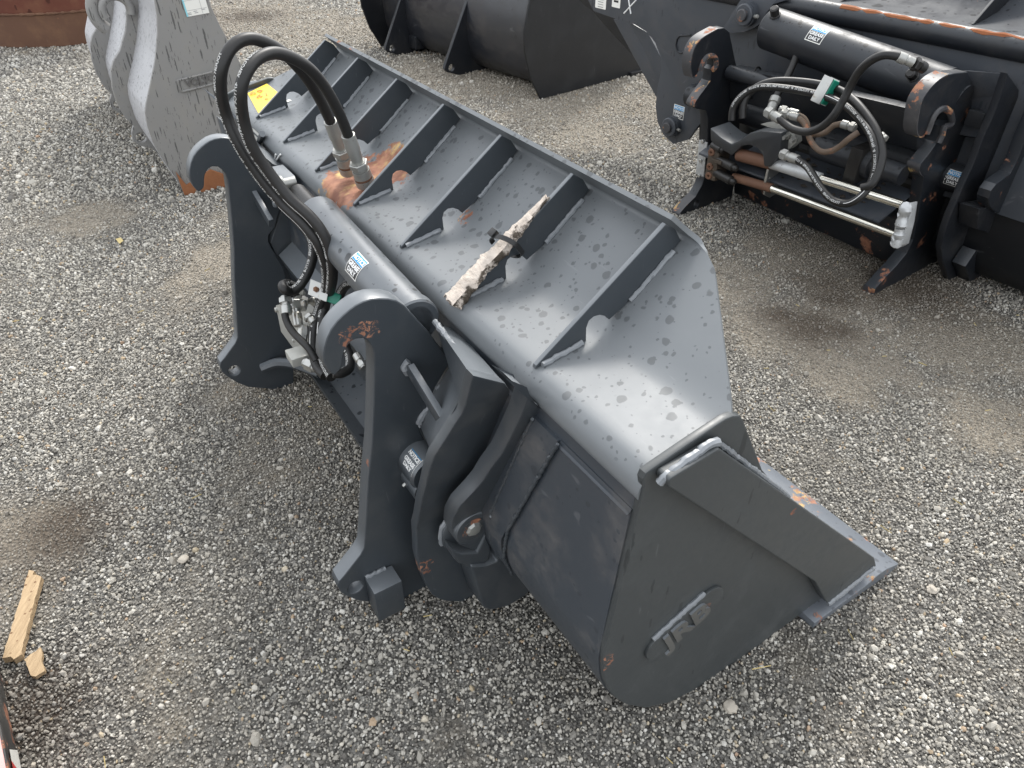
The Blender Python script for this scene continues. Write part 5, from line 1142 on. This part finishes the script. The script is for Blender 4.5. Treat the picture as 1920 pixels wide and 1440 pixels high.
slab('wood_plank', [(a, b_) for a, b_, c in [(-1.412, 1.348, 0.03), (-1.365, 1.327, 0.03), (-1.29, 1.076, 0.03), (-1.299, 1.064, 0.03), (-1.333, 1.065, 0.03)]], .020, M['wood'], 'long strip of pale broken wood lying on the gravel near the left edge', 'wood')
slab('wood_chip', [(a, b_) for a, b_, c in [(-1.256, 1.104, 0.02), (-1.209, 1.035, 0.02), (-1.223, 1.016, 0.02), (-1.239, 1.022, 0.02), (-1.278, 1.068, 0.02)]], .012, M['wood'], 'small square chip of split wood beside the longer wood strip', 'wood', .0025)
slab('fallen_leaf', [(a, b_) for a, b_, c in [(-2.103, 3.52, 0.02), (-2.086, 3.539, 0.02), (-2.053, 3.501, 0.02), (-2.06, 3.464, 0.02)]], .002, M['leaf'], 'small yellow leaf on the gravel left of the far hook', 'leaf', .002, .012)
dc_ = [(1.775, 3.131, 0)][0]
def clod(loc, r, label, cat='dirt clod', mat=None, name='dirt_clod', sq=.7):
    bm = bmesh.new(); bmesh.ops.create_icosphere(bm, subdivisions=3, radius=r); sd_ = random.random() * 50
    for v in bm.verts:
        v.co *= 1 + .35 * noise.noise(v.co / r * 1.3 + Vector((sd_, 0, 0))) + .15 * noise.noise(v.co / r * 4 + Vector((sd_, 0, 0)))
        v.co.z *= sq
    m_ = bpy.data.meshes.new(name); bm.to_mesh(m_); bm.free(); fin(m_, mat or M['dirt'], 25)
    o = link(bpy.data.objects.new(name, m_)); o.location = loc; return tag(o, label, cat)
clod((dc_[0], dc_[1], .018), .026, 'dark lump of dirt on the ground left of the near rusty hook foot')
for (px_, r_, lab_, mt) in ([(1.321, 2.275, 0), (0.54, 0.943, 0), (0.712, 1.2, 0), (0.148, 0.861, 0)][0:0]): pass
stn_l = plain('pale_stone', (.42, .38, .32), .75, 0, .3, .2, 60, .4)
for p_, r_, lab_ in zip([(1.006, 1.335, 0), (0.545, 0.944, 0), (1.209, 1.296, 0), (-0.985, 1.403, -0)], (.016, .017, .014, .015), ('pale tan pebble right of the side cutter plate', 'grey pebble below the near end plate', 'pale pebble on the gravel far right of the cutting edge tip', 'tan pebble on the gravel left of the near hook foot')):
    clod((p_[0], p_[1], .009), r_, lab_, 'pebble', stn_l, 'pebble', .6)
tw = [(-0.962, 0.82, 0.012), (-0.946, 0.793, 0.012), (0.623, 1.041, 0.015), (0.676, 1.053, 0.012), (1.153, 1.531, 0.014), (1.177, 1.5, 0.012), (0.969, 2.127, 0.012), (0.981, 2.087, 0.014), (0.364, 0.818, 0.012), (0.376, 0.802, 0.014), (0.917, 1.161, 0.012), (0.92, 1.128, 0.012)]
V = []; Fc = []
tws = [(tw[i], tw[i + 1]) for i in range(0, len(tw), 2)]
for k in range(120):
    yy_ = random.uniform(1.0, 6.5); xx_ = random.uniform(-.75, .75) * (yy_ + 1.2); aa = random.uniform(0, 6.28); l_ = random.uniform(.012, .035)
    tws.append(((xx_, yy_, .012), (xx_ + l_ * math.cos(aa), yy_ + l_ * math.sin(aa), .013)))
for a, b_ in tws:
    a, b_ = Vector(a), Vector(b_); s_ = (b_ - a).cross(Vector((0, 0, 1))).normalized() * .0014; base = len(V)
    V += [a - s_, a + s_, b_ + s_ * .6, b_ - s_ * .6, a + Vector((0, 0, .003)), b_ + Vector((0, 0, .003))]
    Fc += [tuple(base + i for i in f_) for f_ in ((0, 4, 5, 3), (1, 2, 5, 4), (0, 1, 4), (3, 5, 2))]
so = mobj('straw_litter', V, Fc, M['leaf'], None, fix=False); so['kind'] = 'stuff'

# weathered split piece lashed over the fourth-last rib with a cable tie
ru = .34 + .298 * 1 + .0055
bt = thing('bark_strip', 'whitish split strip of weathered wood lashed lengthwise over one rib', 'wood strip', (0.435, 0.974, 0), 0.5668)
A_ = Vector((-.262, ru, .916)); B_ = Vector((-.035, ru, 1.09))
path = [(-0.264, 0.65, 0.884), (-0.2, 0.645, 0.939), (-0.14, 0.645, 0.991), (-0.103, 0.645, 1.026), (-0.048, 0.64, 1.075)]
sec = []
dirv = (Vector((.05, ru, 1.146)) - Vector((-.244, ru, .925))).normalized(); upv_ = Vector((-dirv.z, 0, dirv.x))
S0 = Vector((-.262, ru, .916)); LB = .31
V = []; Fc = []; NS = 46; NK = 16
for i in range(NS + 1):
    t = i / NS; c_ = S0 + dirv * (LB * t)
    wv = .029 * (1 - .45 * t) * (1 - max(0, t - .55) * 1.7) + .004; hv = .020 * (1 - .45 * t) * (1 - max(0, t - .6) * 1.8) + .004
    for k in range(NK):
        a = 2 * math.pi * k / NK
        nn = .8 + .32 * noise.noise(Vector((t * 5, math.cos(a) * 1.6, math.sin(a) * 1.6))) + .30 * noise.noise(Vector((t * 28, math.cos(a) * 4 + 3, math.sin(a) * 4)))
        cx_ = math.cos(a); sx_ = math.sin(a)
        flat = .62 if sx_ > .2 else 1
        V.append(c_ + Vector((0, 1, 0)) * (cx_ * wv * nn) + upv_ * (sx_ * hv * nn * flat + .004) + dirv * (random.uniform(-.006, .006) if i in (0, NS) else 0))
for i in range(NS):
    for k in range(NK): Fc.append((i * NK + k, i * NK + (k + 1) % NK, (i + 1) * NK + (k + 1) % NK, (i + 1) * NK + k))
Fc.append(tuple(range(NK))); Fc.append(tuple(NS * NK + k for k in range(NK)))
bko = mobj('split_wood', V, Fc, M['bark'], bt, 45)
ct_t = S0 + dirv * (LB * .56)
tie = thing('cable_tie', 'black plastic cable tie cinched around the whitish wood strip and rib', 'cable tie', (0.435, 0.974, 0), 0.5668)
lp_ = []
for k in range(25):
    a = 2 * math.pi * k / 24
    lp_.append(ct_t + Vector((0, 1, 0)) * (math.cos(a) * .034) + upv_ * (math.sin(a) * .030 - (.012 if math.sin(a) < 0 else 0)) + dirv * (-.012 * math.cos(a)))
V = []; Fc = []
for i, p in enumerate(lp_):
    o_ = (p - ct_t).normalized()
    V += [p - dirv * .0055, p + dirv * .0055, p + dirv * .0055 + o_ * .0025, p - dirv * .0055 + o_ * .0025]
for i in range(24):
    for k in range(4): Fc.append((4 * i + k, 4 * i + (k + 1) % 4, 4 * i + 4 + (k + 1) % 4, 4 * i + 4 + k))
mobj('strap', V, Fc, M['darkplastic'], tie, 40)
hd = ct_t + Vector((0, 1, 0)) * .022 + upv_ * .030
obox('tie_head', hd, dirv * .009, Vector((0, .010, 0)), upv_ * .006, M['darkplastic'], tie, .002)
